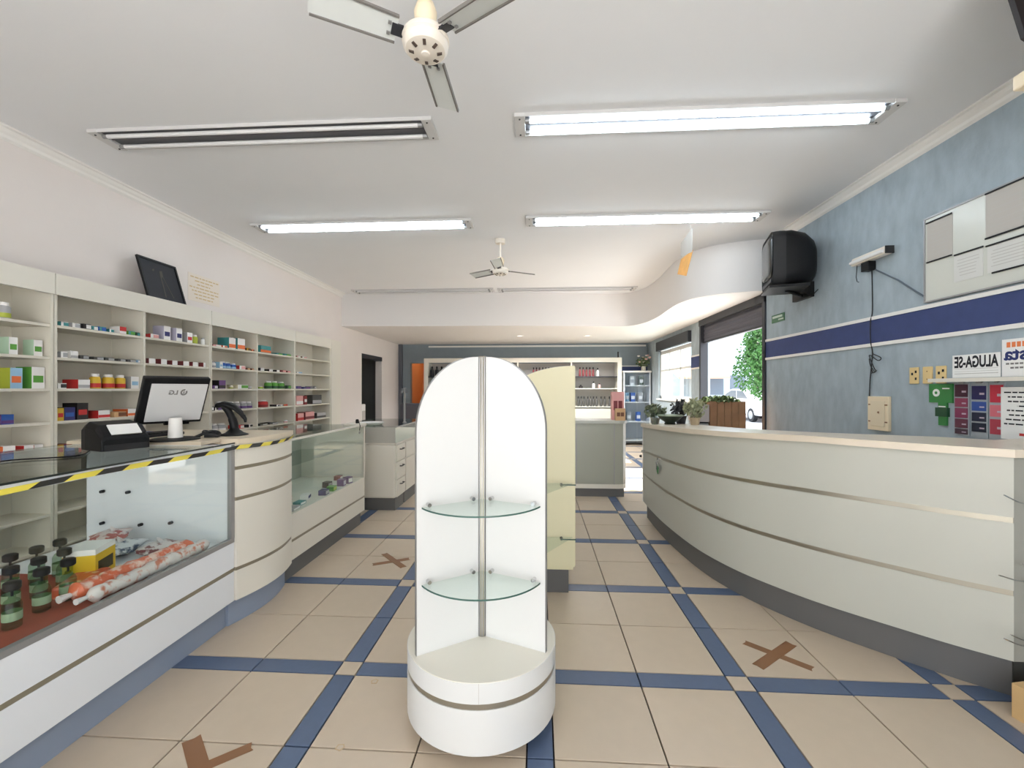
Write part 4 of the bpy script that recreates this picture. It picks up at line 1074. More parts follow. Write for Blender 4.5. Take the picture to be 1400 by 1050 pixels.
build(MB().obox((x - .006, y - .03, .62), (.002, 0, 0), (0, .018, .008), (0, -.008, .03)), 'green_tag', mat('green_tag', (60, 118, 66), .5), t)
q = off(-.042)[1]
t = thing('corner_lock', 'small chrome lock at the far end of the curved counter', 'lock', (q[0], q[1], .70))
build(MB().lathe([(.014, -.03), (.014, 0)], (q[0], q[1], .705), 12, 'x'), 'barrel', M['chrome'], t, smooth=40)
build(MB().lathe([(.010, -.05), (.016, -.03)], (q[0], q[1] , .655), 12, 'x'), 'knob', M['dark'], t, smooth=40)

# ------------------------------------------------------------------ things on and behind the right counter
def leafball(name, par, c, sx, sy, sz, n, m, size, seed):
    r_ = random.Random(seed); mb = MB()
    for k in range(n):
        p = Vector((r_.gauss(0, .5), r_.gauss(0, .5), r_.gauss(0, .5)))
        if p.length > 1.1: p = p.normalized()
        q = Vector(c) + Vector((p.x * sx, p.y * sy, p.z * sz))
        nn = Vector((r_.gauss(0, 1), r_.gauss(0, 1), r_.gauss(0, 1))).normalized()
        a = nn.orthogonal().normalized() * size; b = nn.cross(a).normalized() * size * .45
        mb.add([q - a, q + b, q + a, q - b], [(0, 1, 2, 3)])
    return build(mb, name, m, par)
zt = 1.004
t = thing('footed_bowl', 'dark green glazed bowl on the curved counter', 'bowl', (1.30, 4.33, zt))
build(MB().lathe([(.05, 0), (.055, .008), (.045, .02), (.085, .045), (.125, .085), (.12, .088), (.08, .055), (.02, .04)], (1.30, 4.33, zt), 24), 'bowl', mat('dark_green_glaze', (54, 64, 54), .35), t, smooth=60)
build(MB().lathe([(.128, .083), (.13, .09), (.122, .094)], (1.30, 4.33, zt), 24), 'rim', mat('pale_green_rim', (150, 162, 140), .4), t, smooth=60)
def potplant(label, x, y, z, pr, ph, c, lr, lh, n, mp, ml, seed):
    t = thing('potted_plant', label, 'plant', (x, y, z))
    p = build(MB().lathe([(pr * .75, 0), (pr, ph * .9), (pr * 1.08, ph * .92), (pr * 1.08, ph), (pr * .9, ph)], (x, y, z), 18), 'pot', mp, t, smooth=40)
    build(MB().lathe([(pr * .88, ph * .97), (pr * .3, ph * .99)], (x, y, z), 14), 'soil', mat('potting_soil', (58, 46, 38), .9), p)
    leafball('foliage', t, (x, y, z + ph + lh), lr, lr, lh, n, ml, .028, seed)
potplant('small grey green plant in a pale pot on the curved counter end', 1.19, 4.45, .998, .045, .06, None, .10, .07, 220, mat('stone_pot', (196, 190, 178), .7), mat('sage_leaf', (116, 124, 98), .7, var=.3, scale=9), 11)
potplant('dark leaved plant behind the green bowl', 1.46, 4.50, .996, .055, .08, None, .10, .08, 220, mat('black_pot', (52, 52, 56), .6), mat('dusky_leaf', (64, 64, 66), .7, var=.3, scale=9), 12)
potplant('pale leaved plant at the pier side of the curved counter', 1.50, 4.22, 1.009, .05, .07, None, .10, .09, 240, mat('sand_pot', (206, 186, 156), .7), mat('pale_leaf', (160, 164, 130), .7, var=.3, scale=9), 13)
t = thing('glass_vase', 'small clear glass vase between the plants on the counter', 'vase', (1.14, 4.28, zt - .005))
build(MB().lathe([(.022, 0), (.03, .01), (.034, .05), (.02, .09), (.026, .12)], (1.14, 4.28, zt - .005), 18), 'vase', glass('vase_glass', (214, 222, 222)), t, smooth=60)
build(MB().tube([(1.14, 4.28, zt), (1.15, 4.28, zt + .15), (1.17, 4.27, zt + .2)], .003, 6), 'stem', M['leafd'], t)
t = thing('wooden_planter', 'tall brown wooden planter box by the roller door', 'planter', (2.3, 5.55, 0))
for fy, nm in ((5.38, 0), (5.74, 1)):
    for k in range(5):
        bx('plank', M['wood'], t, 2.095 + k * .085, 2.095 + k * .085 + .08, fy, fy + .02, 0, 1.20 - .008 * (k % 2))
for fx in (2.095, 2.495):
    for k in range(4): bx('plank', M['wood'], t, fx, fx + .02, 5.402 + k * .085, 5.402 + k * .085 + .08, 0, 1.19)
bx('soil', mat('potting_soil', (58, 46, 38), .9), t, 2.115, 2.495, 5.40, 5.74, 1.0, 1.15)
mo = leafball('moss', t, (2.28, 5.57, 1.20), .22, .20, .06, 700, M['leafd'], .03, 21)
t = thing('grey_crate', 'grey box stool between the pier and the wooden planter', 'box', (1.98, 5.5, 0))
bx('body', mat('grey_board', (168, 164, 162), .7), t, 1.95, 2.085, 5.40, 5.70, 0, .93)
bx('lid', mat('pale_grey_board', (186, 178, 176), .7), t, 1.94, 2.088, 5.39, 5.71, .95, 1.16)
bx('gap', M['dark'], t, 1.955, 2.08, 5.405, 5.695, .93, .95)

# ------------------------------------------------------------------ rear left cabinets
CB = [(4.70, 5.02, 'white drawer cabinet nearest the viewer in the rear left row', 3), (5.03, 5.92, 'white cabinet second in the rear left row', 1), (5.93, 6.85, 'white cabinet last in the rear left row', 1)]
for y0, y1, lab, nd in CB:
    t = thing('base_cabinet', lab, 'cabinet', (-1.56, y0, 0), 'rear left base cabinets')
    bx('plinth', M['kickg'], t, -2.32, -1.585, y0 + .02, y1, 0, .135)
    bx('body', M['lamc'], t, -2.35, -1.578, y0, y1, .135, .735, bevel=.02 if nd == 3 else 0)
    zs = (.14, .34, .54, .73) if nd == 3 else (.14, .53, .73)
    for k in range(len(zs) - 1):
        d = bx('drawer' if (nd == 3 or k) else 'door', M['lamc'], t, -1.578, -1.56, y0 + .02, y1 - .006, zs[k] + .006, zs[k + 1] - .006, bevel=.003)
        yc = (y0 + y1) / 2; zc = zs[k + 1] - .06
        build(MB().tube([(-1.56, yc - .05, zc), (-1.535, yc - .045, zc), (-1.535, yc + .045, zc), (-1.56, yc + .05, zc)], .006, 8), 'handle', M['dark'], d, smooth=40)
t = thing('glass_case', 'low glass case standing on the rear left cabinets', 'display case', (-1.56, 4.7, .735))
bx('base', M['lamc'], t, -2.35, -1.565, 4.70, 6.0, .735, .75)
bx('front_glass', M['glassf'], t, -1.575, -1.57, 4.70, 6.0, .75, .925)
bx('near_panel', mat('grey_side_panel', (176, 175, 168), .4), t, -2.35, -1.575, 4.70, 4.706, .75, .925)
bx('top_glass', M['glasst'], t, -2.35, -1.565, 4.70, 6.0, .925, .932)
bx('back_panel', M['lamg'], t, -2.35, -2.335, 4.71, 6.0, .75, .925)
bx('frame_edge', M['alud'], t, -1.575, -1.562, 4.698, 6.0, .922, .934)
t = thing('white_paper_tray', 'white oval tray on top of the rear glass case', 'tray', (-1.95, 4.95, .932))
build(MB().lathe([(.09, 0), (.13, .012), (.14, .03), (.132, .03), (.10, .012)], (-1.95, 4.98, .932), 24), 'tray', M['paper'], t, smooth=60)
build(MB().lathe([(.03, .0), (.03, .006)], (-1.95, 4.98, .944), 12), 'foot_ring', M['greyp'], t)
# upright pole behind
t = thing('steel_pole', 'slim grey steel pole rising from the rear left cabinets', 'pole', (-1.60, 5.03, .932))
build(MB().lathe([(.028, .932), (.028, .938), (.013, .944), (.013, 1.36), (.017, 1.365), (.017, 1.37)], (-1.66, 5.3, 0), 12), 'pole', M['alud'], t, smooth=40)
bx('top_sign', mat('grey_flap', (110, 112, 116), .6), t, -1.70, -1.62, 5.296, 5.304, 1.30, 1.36)

# ------------------------------------------------------------------ back of the shop
t = thing('back_counter', 'grey green glass fronted counter at the back of the aisle', 'counter', (.4, 5.46, 0))
BXA, BXB, BY = -.35, 1.06, 5.46
bx('plinth', M['kickg'], t, BXA, BXB + .02, BY + .02, BY + .42, 0, .105)
fp = [(BXA, BY), (BXB - .05, BY), (BXB + .01, BY + .015), (BXB + .05, BY + .06), (BXB + .06, BY + .13), (BXB + .06, BY + .45), (BXA, BY + .45)]
build(MB().prism(fp, .105, .16), 'base_board', M['lamc'], t)
build(MB().prism(fp, .16, .92), 'case_body', mat('grey_green_panel', (168, 170, 158), .25), t, smooth=30)
build(MB().prism([(x * 1.0 + (.012 if x > .5 else 0), y - .012) for x, y in fp[:-2]] + [(BXB + .07, BY + .46), (BXA, BY + .46)], .92, .955), 'counter_top', M['lamg'], t)
for x in (.48, .95): bx('front_upright', M['alud'], t, x, x + .012, BY - .006, BY, .16, .92)
def cartonstand(name, lab, x, y, z, w, d, h, c1, c2, n):
    t = thing(name, lab, 'display box', (x, y, z))
    bx('carton', pcm(c1), t, x - w / 2, x + w / 2, y, y + d, z, z + h)
    for k in range(n): bx('printed_panel', pcm(c2), t, x - w * .38 + k * w * .4, x - w * .38 + k * w * .4 + w * .33, y - .002, y, z + h * .35, z + h * .68)
cartonstand('carton_display', 'pale pink carton display at the right end of the back counter', 1.03, 5.6, .955, .15, .12, .36, 'pink', 'wine', 2)
cartonstand('carton_display', 'small brown carton display in front of the pale pink one', 1.04, 5.49, .955, .12, .08, .15, 'tan', 'brown', 2)
# back wall shelving
t = thing('back_shelving', 'white shelving against the back wall', 'shelf', (-.4, 10.5, 0))
SX_, EX_ = -2.80, 2.02
bx('header', M['lamc'], t, SX_, EX_, 10.5, 10.56, 2.00, 2.11)
bx('back_panel', mat('grey_shelf_back', (176, 172, 168), .7), t, SX_, EX_, 10.93, 10.95, .05, 2.0)
for x in (SX_, -1.7, -.5, .8, 1.92):
    bx('side_panel', M['lamc'], t, x, x + (.10 if x in (SX_, 1.92) else .03), 10.5, 10.93, 0, 2.0)
for z in (.30, .92, 1.36, 1.65):
    bx('shelf_board', M['lamg'] if z < 1.6 else M['dark'], t, SX_ + .1, EX_ - .1, 10.52, 10.93, z - .012, z + .012)
bx('lower_front', M['lamg'], t, SX_ + .1, EX_ - .1, 10.50, 10.515, .05, .88)
def row(lab, grp, xs, z, h, r, c, cat='bottle', y=10.6):
    for i, x in enumerate(xs):
        t = thing('cosmetic_bottle', lab + (', ' + ordinal(i, len(xs)) if len(xs) > 1 else ''), cat, (x, y, z), grp)
        build(MB().lathe([(r * .9, 0), (r, .01), (r, h * .62), (r * .45, h * .74), (r * .42, h * .8)], (x, y, z), 12), 'body', pcm(c), t, smooth=40)
        build(MB().lathe([(r * .5, h * .78), (r * .5, h)], (x, y, z), 10), 'cap', M['black'], t, smooth=40)
row('dark bottle on the back wall shelf right of yellow stand', 'dark bottles on the back wall shelf', [.99, 1.06, 1.13, 1.22, 1.29, 1.36, 1.43, 1.54, 1.63, 1.74, 1.83], .932, .24, .028, 'charcoal')
row('pink bottle on the top back shelf right of yellow stand', 'pink bottles on the top back shelf', [1.03, 1.11, 1.19, 1.27, 1.35], 1.662, .22, .028, 'wine')
row('white bottle beside the pink bottles on the top back shelf', None, [1.46], 1.662, .2, .03, 'white')
row('wine red bottle on the top back shelf', 'wine red bottles on the top back shelf', [-.1 + .075 * k for k in range(11)], 1.662, .22, .026, 'wine')
row('dark bottle on the back shelf left of arched stand', 'dark bottles left of the arched stand', [-2.62, -2.5, -2.38, -2.26, -2.1, -1.95, -1.84], 1.662, .25, .045, 'black')
row('brown bottle on the middle back shelf', 'brown bottles left of the arched stand', [-2.6, -2.46, -2.32, -2.2], 1.372, .2, .045, 'brown')
row('small black jar on the middle back shelf right of the yellow stand', None, [1.05], 1.372, .08, .05, 'black')
row('small white jar on the middle back shelf', None, [1.36], 1.372, .16, .035, 'white')
row('small pink jar on the middle back shelf', None, [1.50], 1.372, .12, .03, 'pink')
t = thing('header_knob', 'small dark knob on top of the back shelving', 'knob', (1.94, 10.52, 2.11))
build(MB().lathe([(.03, 0), (.03, .01), (.02, .015), (.02, .12), (.024, .13)], (1.94, 10.53, 2.11), 12), 'post', M['dark'], t, smooth=40)
build(MB().lathe([(.022, .13), (.018, .14)], (1.94, 10.53, 2.11), 12), 'cap', M['soft'], t)
# blue-grey glass cabinet in the far right corner with flowers on it
t = thing('glass_cabinet', 'blue grey glass cabinet in the far right corner', 'cabinet', (2.38, 10.6, 0))
cb = mat('blue_grey_cabinet', (200, 205, 210), .4)
bx('back', cb, t, 2.06, 2.70, 10.92, 10.95, 0, 1.75)
for x in (2.06, 2.67): bx('side', cb, t, x, x + .03, 10.5, 10.92, 0, 1.75)
bx('top', M['white'], t, 2.04, 2.72, 10.48, 10.95, 1.75, 1.79)
for z in (.1, .55, 1.02, 1.42): bx('shelf_board', M['white'], t, 2.09, 2.67, 10.52, 10.92, z, z + .025)
for x0, x1 in ((2.09, 2.375), (2.385, 2.67)): bx('glass_door', glass('blue_glass', (240, 244, 248)), t, x0, x1, 10.50, 10.506, .05, 1.74)
for k, (x, z, c) in enumerate(((2.18, 1.045, 'sky'), (2.32, 1.045, 'blue'), (2.5, 1.045, 'grey'), (2.22, .575, 'grey'), (2.45, .575, 'blue'), (2.3, 1.445, 'white'), (2.52, 1.445, 'darkgreen'))):
    o_ = thing('packed_carton', '%s carton on the %s shelf of the corner glass cabinet' % ({'sky': 'pale blue'}.get(c, c), {1.045: 'middle', .575: 'lower', 1.445: 'upper'}[z]), 'box', (x, 10.7, z))
    bx('carton', pcm(c), o_, x - .05, x + .05, 10.66, 10.78, z, z + .22)
    bx('printed_panel', pcm('white' if c != 'white' else 'grey'), o_, x - .04, x + .04, 10.658, 10.66, z + .06, z + .14)
t = thing('flower_vase', 'vase of white and pink flowers on the corner cabinet', 'flowers', (2.56, 10.62, 1.79))
build(MB().lathe([(.04, 0), (.06, .03), (.05, .10), (.03, .14), (.04, .16)], (2.56, 10.62, 1.79), 16), 'vase', mat('cream_vase', (220, 214, 200), .4), t, smooth=60)
leafball('leaves', t, (2.54, 10.62, 2.0), .16, .12, .10, 160, mat('flower_leaf', (90, 108, 74), .7), .04, 5)
fr = random.Random(9)
for k in range(9):
    p = (2.56 + fr.uniform(-.16, .16), 10.6 + fr.uniform(-.08, .08), 2.02 + fr.uniform(-.05, .2))
    build(MB().lathe([(.008, -.01), (.03, 0), (.036, .018), (.02, .024)], p, 10), 'flower_head', mat('petal_%d' % (k % 2), ((232, 222, 214), (222, 176, 170))[k % 2], .7), t, smooth=60)
    build(MB().tube([(2.56, 10.62, 1.93), p], .004, 5), 'stem', M['leafd'], t)
# grey armchair and the orange room
def armchair(lab, x, y, m, sc_=1.0, rz=0):
    t = thing('armchair', lab, 'chair', (x, y, 0), rot=rz)
    s = sc_
    build(MB().box(-.32 * s, .32 * s, -.30 * s, .30 * s, .22, .46), 'seat', m, t, local=True, bevel=.05)
    build(MB().box(-.32 * s, .32 * s, .24 * s, .40 * s, .30, 1.05), 'backrest', m, t, local=True, bevel=.06)
    for q in (-1, 1):
        build(MB().box(q * .30 * s, q * .42 * s, -.30 * s, .36 * s, .22, .68), 'armrest', m, t, local=True, bevel=.04)
        for yy in (-.24, .3): build(MB().lathe([(.02, 0), (.025, .23)], (q * .3 * s, yy * s, 0), 10), 'leg', M['dark'], t, local=True)
armchair('dark grey armchair by the back wall doorway', -2.52, 9.35, mat('grey_upholstery', (88, 88, 96), .8), 1.0, R(160))
armchair('dark red chair inside the orange room', -3.02, 11.6, mat('red_upholstery', (112, 40, 34), .8), .62, R(10))
bx_l = thing('store_rack', 'grey rack with white and dark goods inside the dim store room', 'shelf', (-4.4, 9.5, 0))
for z in (.45, .95, 1.45): bx('shelf_board', M['alud'], bx_l, -4.9, -4.2, 9.55, 10.0, z, z + .02)
for x in (-4.9, -4.23): 
    for y in (9.55, 9.97): bx('post', M['alud'], bx_l, x, x + .03, y, y + .03, 0, 1.9)
t = thing('storage_tub', 'pale tub on the store room rack', 'tub', (-4.5, 9.75, .97))
build(MB().lathe([(.11, 0), (.13, .2), (.135, .2), (.135, .22), (.05, .23)], (-4.5, 9.75, .97), 18), 'tub', M['paper'], t, smooth=40)
build(MB().lathe([(.138, .2), (.138, .225)], (-4.5, 9.75, .97), 18), 'lid', M['greyp'], t)
t = thing('white_heater', 'white upright panel leaning in the store room doorway', 'panel', (-3.7, 8.72, 0))
bx('body', M['white'], t, -3.72, -3.60, 8.64, 8.86, 0, 1.04, bevel=.02)
bx('grille', M['greyp'], t, -3.605, -3.596, 8.67, 8.83, .3, .9)

# ------------------------------------------------------------------ right wall
# television on a wall bracket
t = thing('television', 'black tube television on a wall bracket', 'television', (2.5, 4.55, 2.33))
fd = Vector((-.95, .28, 0)).normalized(); sd = Vector((-fd.y, fd.x, 0)); c0 = Vector((2.485, 4.47, 2.622)); up = Vector((0, 0, 1))
def rsec(dp, hw, hh, dz=0, r=.085):
    pts = []
    for sx, sy, a0 in ((1, 1, 0), (-1, 1, 90), (-1, -1, 180), (1, -1, 270)):
        for k in range(5):
            a = R(a0 + 22.5 * k); pts.append((sx * (hw - r) + r * math.cos(a), sy * (hh - r) + r * math.sin(a)))
    return [c0 + fd * dp + sd * p[0] + up * (p[1] + dz) for p in pts]
build(MB().loft([rsec(.155, .25, .245), rsec(.17, .262, .255), rsec(.10, .265, .258), rsec(.06, .262, .256)]), 'bezel', M['soft'], t, smooth=35)
build(MB().loft([rsec(.06, .258, .254), rsec(0, .26, .262, .005, .13), rsec(-.12, .24, .24, -.005, .14), rsec(-.19, .20, .20, -.03, .12), rsec(-.215, .16, .16, -.04, .1)]), 'rear_shell', M['black'], t, smooth=35)
build(MB().loft([rsec(.168, .215, .195, .025), rsec(.180, .205, .185, .025), rsec(.188, .15, .13, .025, .06), rsec(.190, .05, .04, .025, .02)]), 'screen', mat('grey_crt_glass', (50, 52, 52), .12), t, smooth=60)
build(MB().obox(c0 + fd * .172 - up * .215, sd * .2, up * .018, fd * .004), 'control_strip', M['dark'], t)
br = MB()
br.obox(c0 - up * .275 + fd * .02, fd * .17, sd * .2, up * .012).box(2.70, 2.74, 4.45, 4.75, 2.27, 2.42).tube([(2.72, 4.6, 2.30), tuple(c0 - up * .285)], .018, 8)
build(br, 'bracket', M['black'], t)
build(MB().tube(spline([(2.60, 4.55, 2.335), (2.62, 4.50, 2.29), (2.66, 4.46, 2.31), (2.69, 4.42, 2.27), (2.72, 4.36, 2.32)], 6), .004, 6), 'cable', M['black'], t)
# exit sign
t = thing('exit_sign', 'small green and white safety sign below the television', 'sign', (2.74, 5.08, 2.12))
bx('plate', mat('sign_green', (56, 104, 74), .5), t, 2.734, 2.74, 4.96, 5.22, 2.115, 2.205)
bx('white_bar', mat('sign_white', (190, 206, 194), .6), t, 2.732, 2.734, 5.0, 5.20, 2.165, 2.190)
bx('white_mark', MATS['sign_white'], t, 2.732, 2.734, 4.98, 5.08, 2.135, 2.150)
# emergency light
t = thing('emergency_light', 'cream tube emergency lamp on a black holder on the blue wall', 'lamp', (2.70, 3.67, 2.38))
build(MB().slab([(0, 0), (.055, 0), (.065, .03), (.05, .062), (.012, .066), (0, .04)], (2.672, 3.49, 2.395), (1, 0, 0), (0, 0, 1), -.365), 'lamp_body', M['old'], t, bevel=.006)
build(MB().lathe([(.014, 3.50), (.014, 3.845)], (2.664, 0, 2.418), 12, 'y'), 'tube', M['tubeoff'], t, smooth=40)
bx('end_cap', M['soft'], t, 2.672, 2.735, 3.482, 3.492, 2.398, 2.455)
bx('holder', M['black'], t, 2.675, 2.74, 3.665, 3.745, 2.318, 2.392, bevel=.005)
build(MB().tube([(2.70, 3.82, 2.40), (2.70, 3.83, 2.30), (2.70, 3.82, 2.26), (2.70, 3.80, 2.25)], .003, 6), 'pull_cord', M['soft'], t)
t = thing('power_cord', 'grey power cord running down the blue wall to the switch box', 'cord', (2.735, 3.7, 1.04))
c_ = M['soft']
build(MB().tube(spline([(2.735, 3.705, 2.32), (2.735, 3.70, 2.0), (2.722, 3.703, 1.9), (2.72, 3.70, 1.75), (2.735, 3.70, 1.64), (2.73, 3.715, 1.45), (2.732, 3.728, 1.30), (2.732, 3.73, 1.15), (2.732, 3.71, 1.04)], 6), .004, 6), 'cord', c_, t)
build(MB().tube(spline([(2.735, 3.70, 1.64), (2.725, 3.60, 1.60), (2.725, 3.63, 1.58), (2.725, 3.72, 1.63), (2.72, 3.66, 1.52), (2.72, 3.64, 1.50), (2.72, 3.68, 1.49), (2.725, 3.72, 1.60), (2.72, 3.70, 1.54), (2.72, 3.66, 1.49), (2.73, 3.71, 1.48)], 6), .0035, 6), 'looped_slack', c_, t)
t = thing('wall_cable', 'grey cable running diagonally from lamp holder to whiteboard corner', 'cable', (2.735, 3.4, 2.0))
build(MB().tube([(2.734, 3.67, 2.32), (2.734, 3.45, 2.18), (2.734, 3.20, 1.985)], .006, 6), 'cable', mat('grey_cable', (96, 106, 116), .6), t)
build(MB().obox((2.732, 3.19, 1.985), (.008, 0, 0), (0, .02, 0), (0, 0, .012)), 'clip', M['alud'], t)
# whiteboard with papers
t = thing('whiteboard', 'white notice board with papers on the right wall', 'whiteboard', (2.73, 2.6, 1.965))
bx('board', mat('whiteboard_face', (206, 208, 200), .25), t, 2.722, 2.74, 1.95, 3.20, 1.965, 2.535)
mb = MB(); mb.box(2.716, 2.74, 1.94, 3.21, 2.535, 2.547).box(2.716, 2.74, 1.94, 3.21, 1.955, 1.965).box(2.716, 2.74, 3.20, 3.21, 1.965, 2.535).box(2.716, 2.74, 1.94, 1.95, 1.965, 2.535)
build(mb, 'frame', M['alud'], t)
PP = [('grey printed sheet at the upper left of the whiteboard', 3.0, 3.185, 2.235, 2.505, 'greyp', 8), ('large grey printed sheet at the upper right of the whiteboard', 2.50, 2.79, 2.27, 2.53, 'greyp', 6),
      ('white typed sheet at the lower middle of the whiteboard', 2.805, 2.99, 2.045, 2.215, 'sheet2', 6), ('white typed sheet at the lower right of the whiteboard', 2.50, 2.78, 2.05, 2.21, 'sheet2', 6)]
for lab, y0, y1, z0, z1, m, nl in PP:
    s = thing('pinned_sheet', lab, 'paper', (2.721, (y0 + y1) / 2, z0))
    bx('sheet', M[m], s, 2.7195, 2.7215, y0, y1, z0, z1)
    mb = MB()
    for k in range(nl):
        z = z1 - .03 - k * (z1 - z0 - .05) / nl
        mb.box(2.719, 2.7195, y0 + .02 + prnd.uniform(0, .03), y1 - .02 - prnd.uniform(0, .02), z - .004, z)
    build(mb, 'printed_lines', mat('faint_print', (186, 184, 180), .8), s)
for k, (y0, y1, z, lab) in enumerate(((3.0, 3.19, 2.507, 'above the upper left sheet'), (3.0, 3.185, 2.232, 'below the upper left sheet'), (2.54, 2.79, 2.533, 'above the large upper right sheet'), (2.50, 2.79, 2.262, 'below the large upper right sheet'), (2.80, 2.985, 2.222, 'above the lower middle sheet'), (2.50, 2.785, 2.215, 'above the lower right sheet'), (2.56, 2.75, 2.045, 'below the lower right sheet'))):
    s = build(MB().box(2.712, 2.719, y0, y1, z - .005, z + .005), 'magnet_strip', M['black'], None, bevel=.002)
    tag(s, 'black magnetic strip %s on the whiteboard' % lab, 'magnet', 'magnet strips on the whiteboard')
# switch box and outlets
t = thing('switch_box', 'cream electrical box on the blue wall', 'electrical box', (2.73, 3.62, 1.02))
bx('box', M['cream'], t, 2.715, 2.74, 3.515, 3.725, 1.02, 1.292, bevel=.004)
d = bx('door', mat('cream_door', (226, 212, 184), .5), t, 2.710, 2.715, 3.545, 3.69, 1.055, 1.255, bevel=.003)
build(MB().lathe([(.006, -.006), (.009, 0)], (2.710, 3.605, 1.165), 10, 'x'), 'knob', M['tape'], d)
for y in (3.535, 3.70):
    for z in (1.09, 1.225): bx('hinge', M['tape'], t, 2.711, 2.716, y - .012, y + .012, z - .005, z + .005)
for k, (y0, y1, lab) in enumerate(((3.27, 3.344, 'yellowed socket plate left of the blank one'), (3.161, 3.235, 'yellowed blank plate between two socket plates'), (3.060, 3.134, 'yellowed socket plate right of the blank one'))):
    t = thing('wall_socket', lab, 'socket', (2.735, (y0 + y1) / 2, 1.388), 'wall plates on the blue wall')
    pl = bx('plate', mat('yellowed_plastic', (222, 196, 140), .5), t, 2.730, 2.74, y0, y1, 1.388, 1.508, bevel=.004)
    if k != 1:
        for dy, dz in ((.018, 1.475), (.018, 1.425), (.048, 1.46)):
            bx('socket_hole', M['ink'], pl, 2.7285, 2.7305, y0 + dy - .007, y0 + dy + .007, dz - .009, dz + .009)
    else:
        for dz in (1.475, 1.42): build(MB().lathe([(.004, -.0015), (.004, 0)], (2.730, y0 + .037, dz), 8, 'x'), 'screw', M['tape'], pl)
# green card holder, card strips
t = thing('green_sign', 'green shop card holder with a white circle below the socket plates', 'sign', (2.735, 3.1, 1.10))
gm = mat('bright_green_card', (52, 128, 64), .5, var=.12, scale=12)
bx('header', gm, t, 2.728, 2.74, 3.012, 3.180, 1.258, 1.385)
bx('neck', gm, t, 2.730, 2.74, 3.05, 3.115, 1.225, 1.258)
bx('pocket', mat('dark_green_card', (30, 72, 46), .5), t, 2.720, 2.74, 3.04, 3.125, 1.165, 1.225)
bx('lower_card', gm, t, 2.726, 2.74, 3.052, 3.108, 1.105, 1.165)
ci = MB().lathe([(.026, -.0015), (.026, 0)], (2.728, 3.125, 1.325), 20, 'x'); build(ci, 'white_circle', M['paper'], t)
ci = MB().lathe([(.010, -.001), (.010, 0)], (2.7265, 3.125, 1.325), 16, 'x'); build(ci, 'circle_centre', gm, t)
bx('white_bar', M['paper'], t, 2.7265, 2.728, 3.03, 3.08, 1.35, 1.358)
bx('white_bar', M['paper'], t, 2.7285, 2.730, 3.06, 3.11, 1.228, 1.236)
CC = [(2.909, 2.999, [(1.30, 1.380, (62, 26, 44), 'dark plum'), (1.235, 1.292, (136, 56, 84), 'plum pink'), (1.165, 1.228, (124, 50, 82), 'deep plum'), (1.10, 1.158, (96, 48, 66), 'brownish plum'), (1.06, 1.094, (70, 50, 62), 'grey plum')]),
      (2.796, 2.889, [(1.285, 1.370, (34, 32, 84), 'dark navy'), (1.215, 1.272, (44, 76, 150), 'bright blue'), (1.15, 1.205, (28, 34, 60), 'midnight blue'), (1.085, 1.14, (22, 30, 50), 'near black blue')]),
      (2.70, 2.779, [(1.27, 1.375, (190, 44, 66), 'crimson'), (1.185, 1.255, (206, 110, 122), 'pink'), (1.08, 1.17, (172, 60, 78), 'rose red')])]
for k, (y0, y1, cards) in enumerate(CC):
    r_ = thing('card_rack', ('clear hanging card strip holding plum cards', 'clear hanging card strip holding blue cards', 'clear hanging card strip holding red cards')[k], 'card rack', (2.736, (y0 + y1) / 2, 1.05))
    bx('backing', mat('clear_backing', (160, 168, 174), .4), r_, 2.733, 2.74, y0 - .004, y1 + .004, 1.05, 1.392)
    for z0, z1, c, nm in cards:
        cd = thing('gift_card', '%s card in the hanging card strips' % nm, 'card', (2.73, (y0 + y1) / 2, z0))
        bx('card', mat('card_' + nm.replace(' ', '_'), c, .4), cd, 2.729, 2.733, y0 + .004, y1 - .004, z0, z1)
        bx('printed_bar', mat('card_print', (190, 176, 190), .5), cd, 2.7283, 2.729, y0 + .012, (y0 + y1) / 2 - .006, z0 + (z1 - z0) * .35, z0 + (z1 - z0) * .5)
    bx('clip', M['alud'], r_, 2.728, 2.74, y0 + .03, y1 - .03, 1.385, 1.398)
# ledge and posters
t = thing('wall_ledge', 'narrow cream ledge on the blue wall under the rent notice', 'shelf', (2.70, 2.7, 1.40))
bx('board', M['lamc'], t, 2.66, 2.74, 2.2, 3.105, 1.398, 1.416)
bx('front_lip', M['lamc'], t, 2.655, 2.66, 2.2, 3.105, 1.396, 1.420)
t = thing('rent_notice', 'white paper notice reading ALUGA-SE in mirrored bold letters', 'notice', (2.735, 2.86, 1.42))
bx('sheet', M['paper'], t, 2.732, 2.735, 2.718, 3.014, 1.424, 1.570)
build(text_mb('ALUGA-SE', .098, (2.7312, 2.728, 1.490), (0, 1, 0), (0, 0, 1), fit=.272, bold=.035), 'lettering', M['ink'], t)
mb = MB()
for z, h in ((1.478, .002), (1.462, .002), (1.447, .004)): mb.box(2.7314, 2.732, 2.73, 3.0, z, z + h)
build(mb, 'ruled_lines', mat('faint_print', (186, 184, 180), .8), t)
t = thing('poster', 'white poster with orange and navy mirrored lettering at the right edge', 'poster', (2.735, 2.5, 1.42))
bx('sheet', M['paper'], t, 2.730, 2.7335, 2.30, 2.708, 1.424, 1.640)
build(text_mb('sta', .10, (2.7292, 2.575, 1.520), (0, 1, 0), (0, 0, 1), fit=.122, bold=.03), 'lettering', M['inkb'], t)
mb = MB()
for k in range(7): mb.box(2.7292, 2.730, 2.50 + k * .027, 2.52 + k * .027, 1.592, 1.622)
build(mb, 'orange_lettering', M['inko'], t)
mb = MB()
for z, a, b in ((1.492, 2.5, 2.69), (1.468, 2.5, 2.66)):
    y = a
    while y < b: mb.box(2.7292, 2.730, y, y + .018, z, z + .010); y += .024
build(mb, 'small_print', M['inkg'], t)
